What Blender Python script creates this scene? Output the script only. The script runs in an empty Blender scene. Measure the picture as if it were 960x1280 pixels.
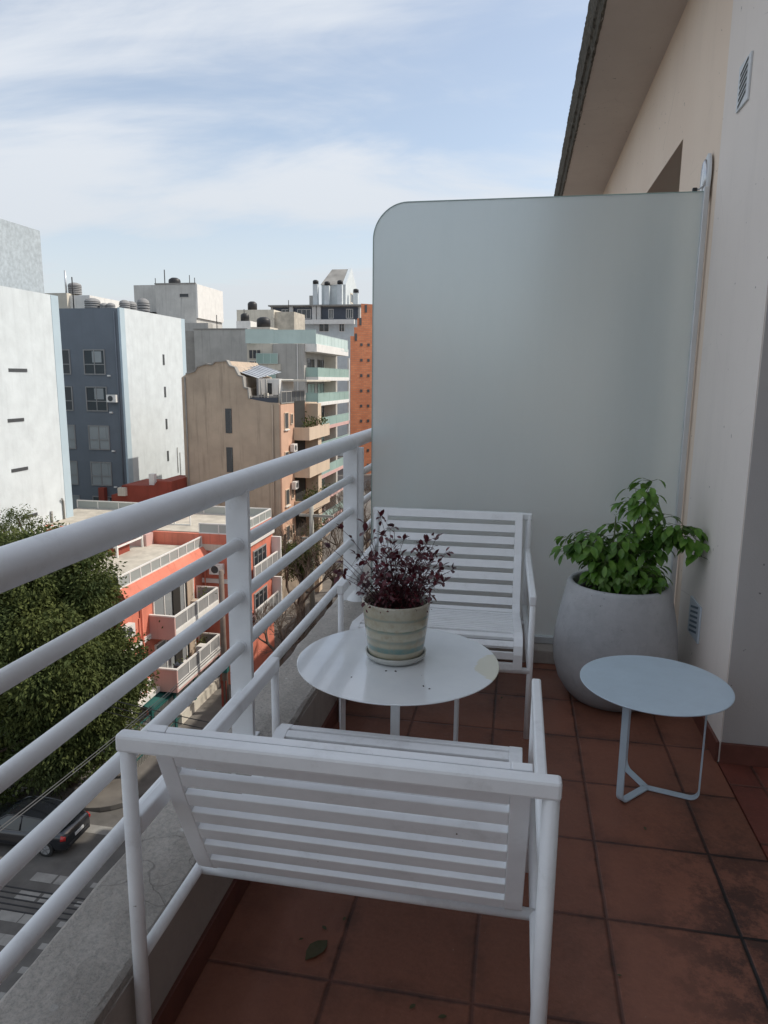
import bpy, math, random
from mathutils import Vector, Matrix, Quaternion
R = math.radians
C = bpy.context.scene.collection
random.seed(7)

# ------------------------------------------------------------------ materials
def nodes(name):
    m = bpy.data.materials.new(name); m.use_nodes = True
    nt = m.node_tree
    return m, nt, nt.nodes, nt.links, nt.nodes['Principled BSDF']
def N(nt, t, **k):
    n = nt.nodes.new(t)
    for a, b in k.items():
        if a in n.inputs: n.inputs[a].default_value = b
        else: setattr(n, a, b)
    return n
def math_(nt, op, a, b=None, clamp=False):
    n = nt.nodes.new('ShaderNodeMath'); n.operation = op; n.use_clamp = clamp
    for i, v in enumerate((a, b)):
        if v is None: continue
        if isinstance(v, (int, float)): n.inputs[i].default_value = v
        else: nt.links.new(v, n.inputs[i])
    return n.outputs[0]
def mix(nt, f, a, b, mode='MIX'):
    n = nt.nodes.new('ShaderNodeMix'); n.data_type = 'RGBA'; n.blend_type = mode
    for i, v in ((0, f), (6, a), (7, b)):
        if isinstance(v, (int, float)): n.inputs[i].default_value = v
        elif isinstance(v, (tuple, list)): n.inputs[i].default_value = (*v[:3], 1)
        else: nt.links.new(v, n.inputs[i])
    return n.outputs[2]
def coords(nt, scale=(1,1,1), kind='Object'):
    tc = nt.nodes.new('ShaderNodeTexCoord'); mp = nt.nodes.new('ShaderNodeMapping')
    mp.inputs['Scale'].default_value = scale
    nt.links.new(tc.outputs[kind], mp.inputs[0]); return mp.outputs[0]
def noise(nt, vec, sc, det=4, rough=.55):
    n = N(nt, 'ShaderNodeTexNoise'); n.inputs['Scale'].default_value = sc
    n.inputs['Detail'].default_value = det; n.inputs['Roughness'].default_value = rough
    nt.links.new(vec, n.inputs[0]); return n.outputs[0]
def ramp(nt, f, lo, hi):
    n = nt.nodes.new('ShaderNodeMapRange'); nt.links.new(f, n.inputs[0])
    n.inputs[1].default_value = lo; n.inputs[2].default_value = hi; return n.outputs[0]
def bump(nt, h, s, d=.01, p=None):
    n = nt.nodes.new('ShaderNodeBump'); n.inputs['Strength'].default_value = s; n.inputs['Distance'].default_value = d
    nt.links.new(h, n.inputs['Height']); nt.links.new(n.outputs[0], p.inputs['Normal']); return n
def plain(name, col, rough=.6, var=.12, sc=8, bs=0., bsc=60, bd=.004, streak=0., metal=0., coat=0., grime=None, gs=.5):
    """base colour varied by noise, optional vertical streaks, grime patches and fine bump"""
    m, nt, nd, lk, p = nodes(name)
    v = coords(nt)
    f = noise(nt, v, sc, 5)
    c = mix(nt, ramp(nt, f, .3, .7), [x*(1-var) for x in col], [min(1, x*(1+var)) for x in col])
    if streak:
        s = noise(nt, coords(nt, (2.2, 2.2, .12)), 1.6, 5, .65)
        c = mix(nt, math_(nt, 'MULTIPLY', ramp(nt, s, .52, .75), streak, True), c, [x*.45 for x in col])
    if grime:
        g = noise(nt, v, gs, 6, .68)
        c = mix(nt, math_(nt, 'MULTIPLY', ramp(nt, g, .5, .72), grime, True), c, [x*.5 for x in col])
    lk.new(c, p.inputs['Base Color'])
    p.inputs['Roughness'].default_value = rough; p.inputs['Metallic'].default_value = metal
    if coat: p.inputs['Coat Weight'].default_value = coat; p.inputs['Coat Roughness'].default_value = .12
    if bs: bump(nt, noise(nt, v, bsc, 6, .6), bs, bd, p)
    return m
def painted_metal(name, col, rough=.34, chips=True):
    m, nt, nd, lk, p = nodes(name)
    v = coords(nt)
    c = mix(nt, ramp(nt, noise(nt, v, 9, 6, .7), .35, .75), col, [x*.9 for x in col])
    if chips:
        ch = ramp(nt, noise(nt, v, 34, 3, .7), .745, .76)
        c = mix(nt, ch, c, (.16, .13, .10))
        dirt = ramp(nt, noise(nt, v, 4.5, 7, .75), .56, .72)
        c = mix(nt, math_(nt, 'MULTIPLY', dirt, .3, True), c, (.42, .41, .38))
    lk.new(c, p.inputs['Base Color'])
    lk.new(ramp(nt, noise(nt, v, 18, 4), .1, 1.6), p.inputs['Roughness'])
    p.inputs['Roughness'].default_value = rough
    rr = nt.nodes.new('ShaderNodeMapRange'); lk.new(noise(nt, v, 14, 5, .7), rr.inputs[0])
    rr.inputs[3].default_value = rough-.08; rr.inputs[4].default_value = rough+.16
    lk.new(rr.outputs[0], p.inputs['Roughness'])
    bump(nt, noise(nt, v, 160, 2), .12, .001, p)
    return m
def glassy(name, col, rough=.08, spec=.5):
    m, nt, nd, lk, p = nodes(name)
    v = coords(nt)
    lk.new(mix(nt, ramp(nt, noise(nt, v, .35, 2), .3, .7), col, [min(.9, x*1.18+.012) for x in col]), p.inputs['Base Color'])
    p.inputs['Roughness'].default_value = rough; p.inputs['Specular IOR Level'].default_value = spec
    return m

M = {}
M['rail'] = painted_metal('rail_paint', (.82, .84, .86), .4)
M['white_metal'] = painted_metal('white_powder_coat', (.89, .91, .93), .33)
M['table_metal'] = painted_metal('side_table_paint', (.56, .68, .78), .3, False)
M['alu'] = plain('aluminium', (.62, .64, .66), .35, .05, 10, metal=.4)
M['rubber'] = plain('black_rubber', (.02, .02, .02), .6)
M['soil'] = plain('potting_soil', (.035, .024, .018), .95, .4, 60, .8, 90, .01)
M['black'] = plain('black_plastic', (.02, .02, .022), .45)
M['dark_gap'] = plain('dark_opening', (.025, .024, .022), .8)
M['tank'] = plain('black_tank', (.02, .02, .022), .5)
M['red_tile'] = plain('red_skirting', (.15, .055, .04), .45, .2, 14, .1, 40)
M['white_paint'] = plain('white_trim', (.74, .73, .70), .6, .06, 1.2, streak=.3)
M['white_wall'] = plain('white_stucco', (.60, .65, .67), .85, .07, 1.1, .2, 4, .05, streak=.16, grime=.09, gs=.25)
M['white_band'] = plain('pale_blue_band', (.42, .52, .58), .8, .04, .6)
M['blue_wall'] = plain('slate_blue_stucco', (.145, .168, .198), .8, .08, .6, streak=.1)
M['tower_wall'] = plain('tower_tiles', (.40, .45, .48), .8, .16, 3.5, streak=.3)
M['tan'] = plain('tan_stucco', (.46, .37, .285), .9, .10, .8, .3, 3, .05, streak=.75, grime=.35, gs=.3)
M['peach'] = plain('peach_stucco', (.60, .38, .27), .85, .07, .8, streak=.3)
M['peach2'] = plain('pale_peach_stucco', (.62, .50, .38), .85, .07, .8, streak=.3)
M['coral'] = plain('coral_stucco', (.66, .21, .14), .85, .14, .9, streak=.5, grime=.3)
M['pink'] = plain('dusty_pink_stucco', (.56, .36, .33), .85, .06, .8, streak=.3)
M['cream'] = plain('cream_stucco', (.60, .56, .48), .85, .08, .7, streak=.4, grime=.25)
M['grey_wall'] = plain('grey_stucco', (.43, .42, .395), .9, .08, .8, streak=.5, grime=.25)
M['lt_grey'] = plain('light_grey_stucco', (.56, .55, .52), .9, .08, .8, streak=.5, grime=.25)
M['mid_grey'] = plain('mid_grey_render', (.27, .27, .27), .9, .1, .8, streak=.4)
M['navy'] = plain('dark_cladding', (.055, .065, .085), .6, .15, .8)
M['red_roof'] = plain('rust_red_render', (.27, .055, .035), .85, .2, .8, streak=.5)
M['roof_tile'] = plain('pale_roof_tile', (.48, .44, .37), .85, .18, 1.5, grime=.5, gs=.8)
M['slab'] = plain('roof_slab', (.30, .29, .27), .9, .2, .4, grime=.4)
M['corr'] = plain('zinc_roof', (.45, .48, .52), .45, .1, 1, metal=.3)
M['teal'] = plain('teal_paint', (.012, .085, .078), .6, .2, 2)
M['pane'] = glassy('window_glass', (.022, .028, .034), .06, .8)
M['pane_lt'] = glassy('curtained_glass', (.26, .28, .29), .15, .8)
M['shutter'] = plain('dark_blind', (.06, .065, .07), .5)
M['green_glass'] = glassy('green_balustrade_glass', (.30, .42, .38), .15, .6)
M['pale_glass'] = glassy('pale_terrace_glass', (.46, .57, .54), .15, .6)
M['cloudy_glass'] = glassy('cloudy_glass', (.34, .37, .36), .2, .6)
M['bark'] = plain('brown_bark', (.085, .060, .045), .9, .3, 10, .6, 20, .02)
M['bare_bark'] = plain('winter_bark', (.115, .085, .066), .9, .3, 3)
M['wood_pole'] = plain('weathered_pole', (.19, .15, .125), .85, .2, 3)
M['conc_pole'] = plain('concrete_pole', (.34, .34, .31), .85, .1, 3)
M['cable'] = plain('cable_sheath', (.018, .018, .02), .7)
M['cable_gr'] = plain('grey_cable_sheath', (.07, .072, .072), .7)
M['asphalt'] = plain('asphalt', (.105, .100, .094), .9, .22, 1.6, .5, 40, .01, grime=.4, gs=.35)
M['paving'] = plain('pavement_slabs', (.15, .138, .125), .9, .2, 1.2, .3, 20, .01, grime=.4)
M['ground'] = plain('city_ground', (.10, .095, .088), .95, .3, .1)
M['mark'] = plain('road_paint', (.27, .265, .25), .8, .15, 5, grime=.75, gs=2.5)
M['chrome'] = plain('alloy', (.55, .56, .58), .25, .05, 10, metal=.8)
M['tail'] = plain('red_lamp', (.42, .012, .012), .2, .05, coat=.5)
M['lamp_clear'] = plain('clear_lamp', (.55, .57, .6), .12, .05, coat=.5)
M['car_black'] = plain('black_car_paint', (.012, .014, .018), .22, .1, 2, coat=1.)
M['car_white'] = plain('white_car_paint', (.66, .67, .66), .25, .04, 2, coat=1.)

# brick
def brick_mat():
    m, nt, nd, lk, p = nodes('orange_brick')
    v = coords(nt)
    sep = nt.nodes.new('ShaderNodeSeparateXYZ'); lk.new(v, sep.inputs[0])
    cmb = nt.nodes.new('ShaderNodeCombineXYZ')
    lk.new(math_(nt, 'ADD', sep.outputs[0], sep.outputs[1]), cmb.inputs[0]); lk.new(sep.outputs[2], cmb.inputs[1])
    b = N(nt, 'ShaderNodeTexBrick'); b.inputs['Scale'].default_value = 1
    b.inputs['Brick Width'].default_value = .9; b.inputs['Row Height'].default_value = .35; b.inputs['Mortar Size'].default_value = .03
    b.inputs['Color1'].default_value = (.66, .25, .12, 1); b.inputs['Color2'].default_value = (.56, .19, .09, 1); b.inputs['Mortar'].default_value = (.42, .22, .14, 1)
    lk.new(cmb.outputs[0], b.inputs[0])
    c = mix(nt, math_(nt, 'MULTIPLY', ramp(nt, noise(nt, v, .4, 5), .4, .7), .35, True), b.outputs[0], (.30, .10, .06))
    lk.new(c, p.inputs['Base Color']); p.inputs['Roughness'].default_value = .9
    return m
M['brick'] = brick_mat()

# terracotta balcony floor: tiles of 0.333 m, dark dirty joints, damp patches by the right-hand wall
def floor_mat(name, tint, x0, y0, damp=True):
    m, nt, nd, lk, p = nodes(name)
    v = coords(nt); sep = nt.nodes.new('ShaderNodeSeparateXYZ'); lk.new(v, sep.inputs[0])
    T = .3335
    wob = math_(nt, 'MULTIPLY', math_(nt, 'SUBTRACT', noise(nt, v, 14, 3), .5), .006)
    def joint(o, off):
        a = math_(nt, 'DIVIDE', math_(nt, 'SUBTRACT', math_(nt, 'ADD', o, wob), off), T)
        fr = math_(nt, 'FRACT', a)
        d = math_(nt, 'MINIMUM', fr, math_(nt, 'SUBTRACT', 1, fr))
        return math_(nt, 'MULTIPLY', d, T), math_(nt, 'FLOOR', a)
    dx, ix = joint(sep.outputs[0], x0); dy, iy = joint(sep.outputs[1], y0)
    d = math_(nt, 'MINIMUM', dx, dy)
    ids = nt.nodes.new('ShaderNodeCombineXYZ'); lk.new(ix, ids.inputs[0]); lk.new(iy, ids.inputs[1])
    wn = nt.nodes.new('ShaderNodeTexWhiteNoise'); lk.new(ids.outputs[0], wn.inputs[0])
    big = ramp(nt, noise(nt, v, 3.2, 6, .7), .3, .75)
    fine = ramp(nt, noise(nt, v, 75, 8, .8), .36, .66)
    c = mix(nt, wn.outputs[0], [t*.80 for t in tint], [t*1.16 for t in tint])
    c = mix(nt, math_(nt, 'MULTIPLY', big, .5), c, [tint[0]*.66, tint[1]*.70, tint[2]*.72])
    c = mix(nt, math_(nt, 'MULTIPLY', fine, .5), c, [tint[0]*1.25, tint[1]*1.3, tint[2]*1.35])
    # pale scuffs
    sc = ramp(nt, noise(nt, coords(nt, (1, 3, 1)), 11, 7, .8), .62, .8)
    c = mix(nt, math_(nt, 'MULTIPLY', sc, .16), c, (.34, .20, .15))
    # pale lime specks and drips
    spk = ramp(nt, noise(nt, v, 120, 2, .5), .755, .775)
    c = mix(nt, math_(nt, 'MULTIPLY', spk, .55), c, (.42, .34, .30))
    tv = nt.nodes.new('ShaderNodeVectorMath'); tv.operation = 'ADD'; lk.new(v, tv.inputs[0]); wv3 = nt.nodes.new('ShaderNodeTexWhiteNoise'); lk.new(ids.outputs[0], wv3.inputs[0])
    ts = nt.nodes.new('ShaderNodeVectorMath'); ts.operation = 'SCALE'; ts.inputs['Scale'].default_value = 9; lk.new(wv3.outputs['Color'], ts.inputs[0]); lk.new(ts.outputs[0], tv.inputs[1])
    ring = ramp(nt, noise(nt, tv.outputs[0], 3.1, 8, .8), .50, .62)
    c = mix(nt, math_(nt, 'MULTIPLY', ring, .30), c, [t*.45 for t in tint])
    # grime near joints
    edge = ramp(nt, d, .045, 0)
    gn = ramp(nt, noise(nt, v, 7, 6, .75), .42, .7)
    c = mix(nt, math_(nt, 'MULTIPLY', math_(nt, 'MULTIPLY', edge, gn), .7, True), c, (.03, .018, .014))
    jc = mix(nt, gn, (.15, .060, .042), (.022, .014, .012))
    if damp:
        wet = math_(nt, 'MULTIPLY', ramp(nt, sep.outputs[0], .34, .58), ramp(nt, sep.outputs[1], 2.55, 1.9), True)
        wet = math_(nt, 'MULTIPLY', wet, ramp(nt, sep.outputs[0], .95, .74), True)
        wf = math_(nt, 'MULTIPLY', wet, ramp(nt, noise(nt, tv.outputs[0], 8, 9, .85), .44, .56), True)
        c = mix(nt, math_(nt, 'MULTIPLY', wf, .72), c, (.022, .014, .013))
        jc = mix(nt, wet, jc, (.008, .006, .006))
    ss = nt.nodes.new('ShaderNodeMapRange'); lk.new(d, ss.inputs[0]); ss.inputs[1].default_value = .0036; ss.inputs[2].default_value = .0060
    tile = ss.outputs[0]
    lk.new(mix(nt, tile, jc, c), p.inputs['Base Color'])
    rr = nt.nodes.new('ShaderNodeMapRange'); lk.new(noise(nt, v, 9, 6, .7), rr.inputs[0]); rr.inputs[3].default_value = .38; rr.inputs[4].default_value = .68
    lk.new(rr.outputs[0], p.inputs['Roughness'])
    h = math_(nt, 'ADD', math_(nt, 'MULTIPLY', ramp(nt, d, 0, .008), 1.), math_(nt, 'MULTIPLY', noise(nt, v, 30, 5, .65), .5))
    bump(nt, h, .8, .005, p)
    return m
M['floor'] = floor_mat('terracotta_floor', (.255, .100, .062), .285, .08)
M['threshold'] = floor_mat('threshold_tiles', (.215, .062, .042), .90, .16, False)

# rough concrete coping with pores, stains and white droppings
def kerb_mat():
    m, nt, nd, lk, p = nodes('rough_coping')
    v = coords(nt)
    c = mix(nt, ramp(nt, noise(nt, v, 5, 7, .7), .3, .7), (.42, .38, .34), (.62, .57, .52))
    c = mix(nt, ramp(nt, noise(nt, v, 90, 8, .85), .45, .70), c, (.27, .265, .245))
    st = ramp(nt, noise(nt, coords(nt, (3, 1, 1)), 2.6, 7, .75), .52, .68)
    c = mix(nt, math_(nt, 'MULTIPLY', st, .35), c, (.20, .185, .17))
    w = N(nt, 'ShaderNodeTexWave'); 
    vo = N(nt, 'ShaderNodeTexVoronoi'); vo.inputs['Scale'].default_value = 9; lk.new(v, vo.inputs[0])
    dot = ramp(nt, vo.outputs['Distance'], .085, .06)
    wn = ramp(nt, noise(nt, v, 4, 2), .46, .50)
    c = mix(nt, math_(nt, 'MULTIPLY', dot, wn, True), c, (.72, .72, .70))
    vc = N(nt, 'ShaderNodeTexVoronoi'); vc.feature = 'DISTANCE_TO_EDGE'; vc.inputs['Scale'].default_value = 2.3
    wv = nt.nodes.new('ShaderNodeVectorMath'); wv.operation = 'ADD'
    nz = N(nt, 'ShaderNodeTexNoise'); nz.inputs['Scale'].default_value = 6; lk.new(v, nz.inputs[0])
    sc = nt.nodes.new('ShaderNodeVectorMath'); sc.operation = 'SCALE'; sc.inputs['Scale'].default_value = .25; lk.new(nz.outputs['Color'], sc.inputs[0])
    lk.new(v, wv.inputs[0]); lk.new(sc.outputs[0], wv.inputs[1]); lk.new(wv.outputs[0], vc.inputs[0])
    cr = ramp(nt, vc.outputs['Distance'], .004, .001)
    c = mix(nt, math_(nt, 'MULTIPLY', math_(nt, 'MULTIPLY', cr, .5), ramp(nt, noise(nt, v, 2, 2), .45, .6)), c, (.16, .145, .13))
    lk.new(c, p.inputs['Base Color']); p.inputs['Roughness'].default_value = .92
    h = math_(nt, 'SUBTRACT', noise(nt, v, 55, 8, .7), math_(nt, 'MULTIPLY', cr, .15))
    bump(nt, h, 1., .014, p)
    return m
M['kerb'] = kerb_mat()
M['kerb_side'] = plain('parapet_render', (.42, .375, .34), .9, .15, 3, .35, 30, .006, streak=.4, grime=.6, gs=3)

def wall_mat(name, col, warm):
    m, nt, nd, lk, p = nodes(name)
    v = coords(nt)
    c = mix(nt, ramp(nt, noise(nt, v, 1.3, 5), .3, .7), col, warm)
    c = mix(nt, math_(nt, 'MULTIPLY', ramp(nt, noise(nt, coords(nt, (2.5, 2.5, .6)), 2.3, 7, .75), .50, .80), .20, True), c, [x*.66 for x in col])
    vc = N(nt, 'ShaderNodeTexVoronoi'); vc.feature = 'DISTANCE_TO_EDGE'; vc.inputs['Scale'].default_value = 1.3
    lk.new(v, vc.inputs[0]); cr = math_(nt, 'MULTIPLY', ramp(nt, vc.outputs['Distance'], .0016, .0004), ramp(nt, noise(nt, v, 2.2, 3), .5, .6), True)
    c = mix(nt, math_(nt, 'MULTIPLY', cr, .35), c, [x*.45 for x in col])
    c = mix(nt, ramp(nt, noise(nt, v, 28, 2, .5), .74, .76), c, [x*.4 for x in col])
    c = mix(nt, math_(nt, 'MULTIPLY', ramp(nt, noise(nt, v, 6, 7, .75), .62, .8), .35, True), c, [x*.7 for x in col])
    lk.new(c, p.inputs['Base Color']); p.inputs['Roughness'].default_value = .93
    bump(nt, noise(nt, v, 190, 5, .65), .35, .004, p)
    return m
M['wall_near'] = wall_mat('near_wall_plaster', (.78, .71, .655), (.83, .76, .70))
M['wall_far'] = wall_mat('warm_lit_plaster', (.80, .655, .53), (.85, .71, .58))  # warmer plaster copy; warm reflected light is mixed into its colour
M['wall_shaded'] = wall_mat('shaded_recess_plaster', (.44, .425, .42), (.48, .46, .44))  # greyer plaster copy; the shade on this face is in its colour
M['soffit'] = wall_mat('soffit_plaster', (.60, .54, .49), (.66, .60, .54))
M['moss'] = plain('mossy_fascia', (.10, .085, .062), .95, .5, 30, 1., 45, .03, grime=.8, gs=12)
M['reveal'] = plain('brown_reveal', (.16, .115, .08), .9, .1, 3)
M['vent'] = plain('vent_enamel', (.62, .64, .65), .5, .06, 10)
M['vent_slot'] = plain('vent_slot_shade', (.12, .17, .22), .7)
M['vent_blue'] = plain('vent_blue_enamel', (.50, .56, .62), .5, .06, 10)

# frosted screen
def frost_mat():
    m, nt, nd, lk, p = nodes('frosted_glass')
    out = nd['Material Output']
    v = coords(nt)
    p.inputs['Base Color'].default_value = (.90, .97, .98, 1)
    p.inputs['Transmission Weight'].default_value = 1.
    p.inputs['IOR'].default_value = 1.2
    p.inputs['Roughness'].default_value = .46
    df = N(nt, 'ShaderNodeBsdfDiffuse'); tr = N(nt, 'ShaderNodeBsdfTranslucent')
    sm = ramp(nt, noise(nt, coords(nt, (3, 1, .5)), 3, 7, .75), .45, .8)
    lk.new(mix(nt, sm, (.86, .93, .92), (.80, .87, .86)), df.inputs[0])
    lk.new(mix(nt, sm, (.94, 1, .99), (.88, .95, .94)), tr.inputs[0])
    a = nt.nodes.new('ShaderNodeMixShader'); a.inputs[0].default_value = .6
    lk.new(df.outputs[0], a.inputs[1]); lk.new(tr.outputs[0], a.inputs[2])
    b = nt.nodes.new('ShaderNodeMixShader'); b.inputs[0].default_value = .55
    lk.new(p.outputs[0], b.inputs[1]); lk.new(a.outputs[0], b.inputs[2])
    gl = N(nt, 'ShaderNodeBsdfGlossy'); gl.inputs['Roughness'].default_value = .35
    fr = N(nt, 'ShaderNodeFresnel'); fr.inputs[0].default_value = 1.4
    c = nt.nodes.new('ShaderNodeMixShader'); lk.new(fr.outputs[0], c.inputs[0]); lk.new(b.outputs[0], c.inputs[1]); lk.new(gl.outputs[0], c.inputs[2])
    lk.new(c.outputs[0], out.inputs[0])
    return m
M['frost'] = frost_mat()

def tabletop_mat():
    m, nt, nd, lk, p = nodes('round_table_enamel')
    v = coords(nt)
    c = mix(nt, ramp(nt, noise(nt, v, 6, 6, .7), .4, .8), (.82, .85, .87), (.74, .77, .80))
    sep = nt.nodes.new('ShaderNodeSeparateXYZ'); lk.new(v, sep.inputs[0])
    # pale yellow patch at the right rim
    dx = math_(nt, 'SUBTRACT', sep.outputs[0], .325); dy = math_(nt, 'SUBTRACT', sep.outputs[1], .01)
    q = math_(nt, 'ADD', math_(nt, 'MULTIPLY', dx, dx), math_(nt, 'MULTIPLY', math_(nt, 'MULTIPLY', dy, dy), .45))
    q = math_(nt, 'ADD', q, math_(nt, 'MULTIPLY', math_(nt, 'SUBTRACT', noise(nt, v, 22, 6), .5), .0065))
    c = mix(nt, math_(nt, 'MULTIPLY', ramp(nt, q, .0058, .0050), .62), c, (.74, .68, .45))
    dots = ramp(nt, noise(nt, v, 70, 2, .5), .775, .79)
    c = mix(nt, dots, c, (.08, .06, .04))
    lk.new(c, p.inputs['Base Color'])
    rr = nt.nodes.new('ShaderNodeMapRange'); lk.new(noise(nt, v, 7, 6, .7), rr.inputs[0]); rr.inputs[3].default_value = .08; rr.inputs[4].default_value = .22
    lk.new(rr.outputs[0], p.inputs['Roughness']); p.inputs['Coat Weight'].default_value = .7; p.inputs['Coat Roughness'].default_value = .06
    return m
M['tabletop'] = tabletop_mat()

def pot_mat():
    m, nt, nd, lk, p = nodes('striped_glaze')
    v = coords(nt); sep = nt.nodes.new('ShaderNodeSeparateXYZ'); lk.new(v, sep.inputs[0])
    wob = math_(nt, 'MULTIPLY', math_(nt, 'SUBTRACT', noise(nt, coords(nt, (2, 2, 10)), 4, 4), .5), .016)
    z = math_(nt, 'DIVIDE', math_(nt, 'ADD', sep.outputs[2], wob), .19)
    cr = nt.nodes.new('ShaderNodeValToRGB'); lk.new(z, cr.inputs[0]); cr.color_ramp.interpolation = 'EASE'
    be = (.42, .39, .29, 1); te = (.13, .23, .21, 1); lt = (.47, .45, .35, 1); mt = (.26, .30, .25, 1)
    stops = [(0, (.07, .13, .11, 1)), (.07, te), (.10, be), (.17, be), (.20, te), (.26, (.15, .25, .23, 1)), (.31, be), (.40, mt), (.44, lt), (.52, be), (.56, mt), (.585, (.16, .22, .17, 1)), (.61, lt), (.74, be), (.78, mt), (.82, be), (1, (.48, .45, .36, 1))]
    el = cr.color_ramp.elements
    el[0].position, el[0].color = stops[0]; el[1].position, el[1].color = stops[-1]
    for a, b in stops[1:-1]:
        e = el.new(a); e.color = b
    c = mix(nt, ramp(nt, noise(nt, v, 40, 5, .7), .45, .8), cr.outputs[0], (.33, .28, .19))
    lk.new(c, p.inputs['Base Color']); p.inputs['Roughness'].default_value = .22
    p.inputs['Coat Weight'].default_value = .6; p.inputs['Coat Roughness'].default_value = .08
    return m
M['pot'] = pot_mat()
M['saucer'] = plain('glazed_saucer', (.45, .46, .43), .25, .06, 30, coat=.5)
def planter_mat():
    m, nt, nd, lk, p = nodes('planter_concrete')
    v = coords(nt)
    c = mix(nt, ramp(nt, noise(nt, v, 3.5, 7, .7), .3, .72), (.36, .37, .385), (.54, .545, .56))
    c = mix(nt, math_(nt, 'MULTIPLY', ramp(nt, noise(nt, v, 12, 8, .8), .52, .72), .6), c, (.28, .285, .30))
    c = mix(nt, ramp(nt, noise(nt, v, 55, 3, .6), .70, .74), c, (.20, .20, .205))
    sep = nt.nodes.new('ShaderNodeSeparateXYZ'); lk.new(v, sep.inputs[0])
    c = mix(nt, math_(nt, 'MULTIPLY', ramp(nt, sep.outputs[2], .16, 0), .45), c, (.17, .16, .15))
    lk.new(c, p.inputs['Base Color']); p.inputs['Roughness'].default_value = .8
    bump(nt, noise(nt, v, 60, 7, .7), .35, .005, p)
    return m
M['planter'] = planter_mat()

def leaf_mat(name, a, b, c_, rough=.5, trans=.25, sc=30):
    m, nt, nd, lk, p = nodes(name)
    out = nd['Material Output']
    v = coords(nt)
    f = noise(nt, v, sc, 3)
    c = mix(nt, ramp(nt, f, .35, .65), a, b)
    c = mix(nt, ramp(nt, noise(nt, v, sc*.27, 4), .5, .72), c, c_)
    lk.new(c, p.inputs['Base Color']); p.inputs['Roughness'].default_value = rough
    tr = N(nt, 'ShaderNodeBsdfTranslucent'); lk.new(c, tr.inputs[0])
    s = nt.nodes.new('ShaderNodeMixShader'); s.inputs[0].default_value = trans
    lk.new(p.outputs[0], s.inputs[1]); lk.new(tr.outputs[0], s.inputs[2]); lk.new(s.outputs[0], out.inputs[0])
    return m
M['leaf_red'] = leaf_mat('burgundy_leaf', (.060, .010, .015), (.135, .016, .026), (.026, .006, .009), .35, .15)
M['leaf_green'] = leaf_mat('pepper_leaf', (.075, .19, .024), (.16, .30, .045), (.045, .12, .020), .38, .3)
M['leaf_lime'] = leaf_mat('young_leaf', (.12, .22, .05), (.16, .26, .08), (.09, .17, .05), .5, .3)
M['stem_green'] = plain('green_stem', (.10, .13, .05), .6)
M['stem_red'] = plain('dark_stem', (.060, .022, .026), .6)
M['leaf_tree'] = leaf_mat('olive_tree_leaf', (.042, .066, .014), (.105, .125, .028), (.018, .030, .009), .85, .22, .8)
M['leaf_dead'] = leaf_mat('dry_leaf', (.07, .075, .03), (.10, .09, .05), (.05, .05, .02), .7, .05)

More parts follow.
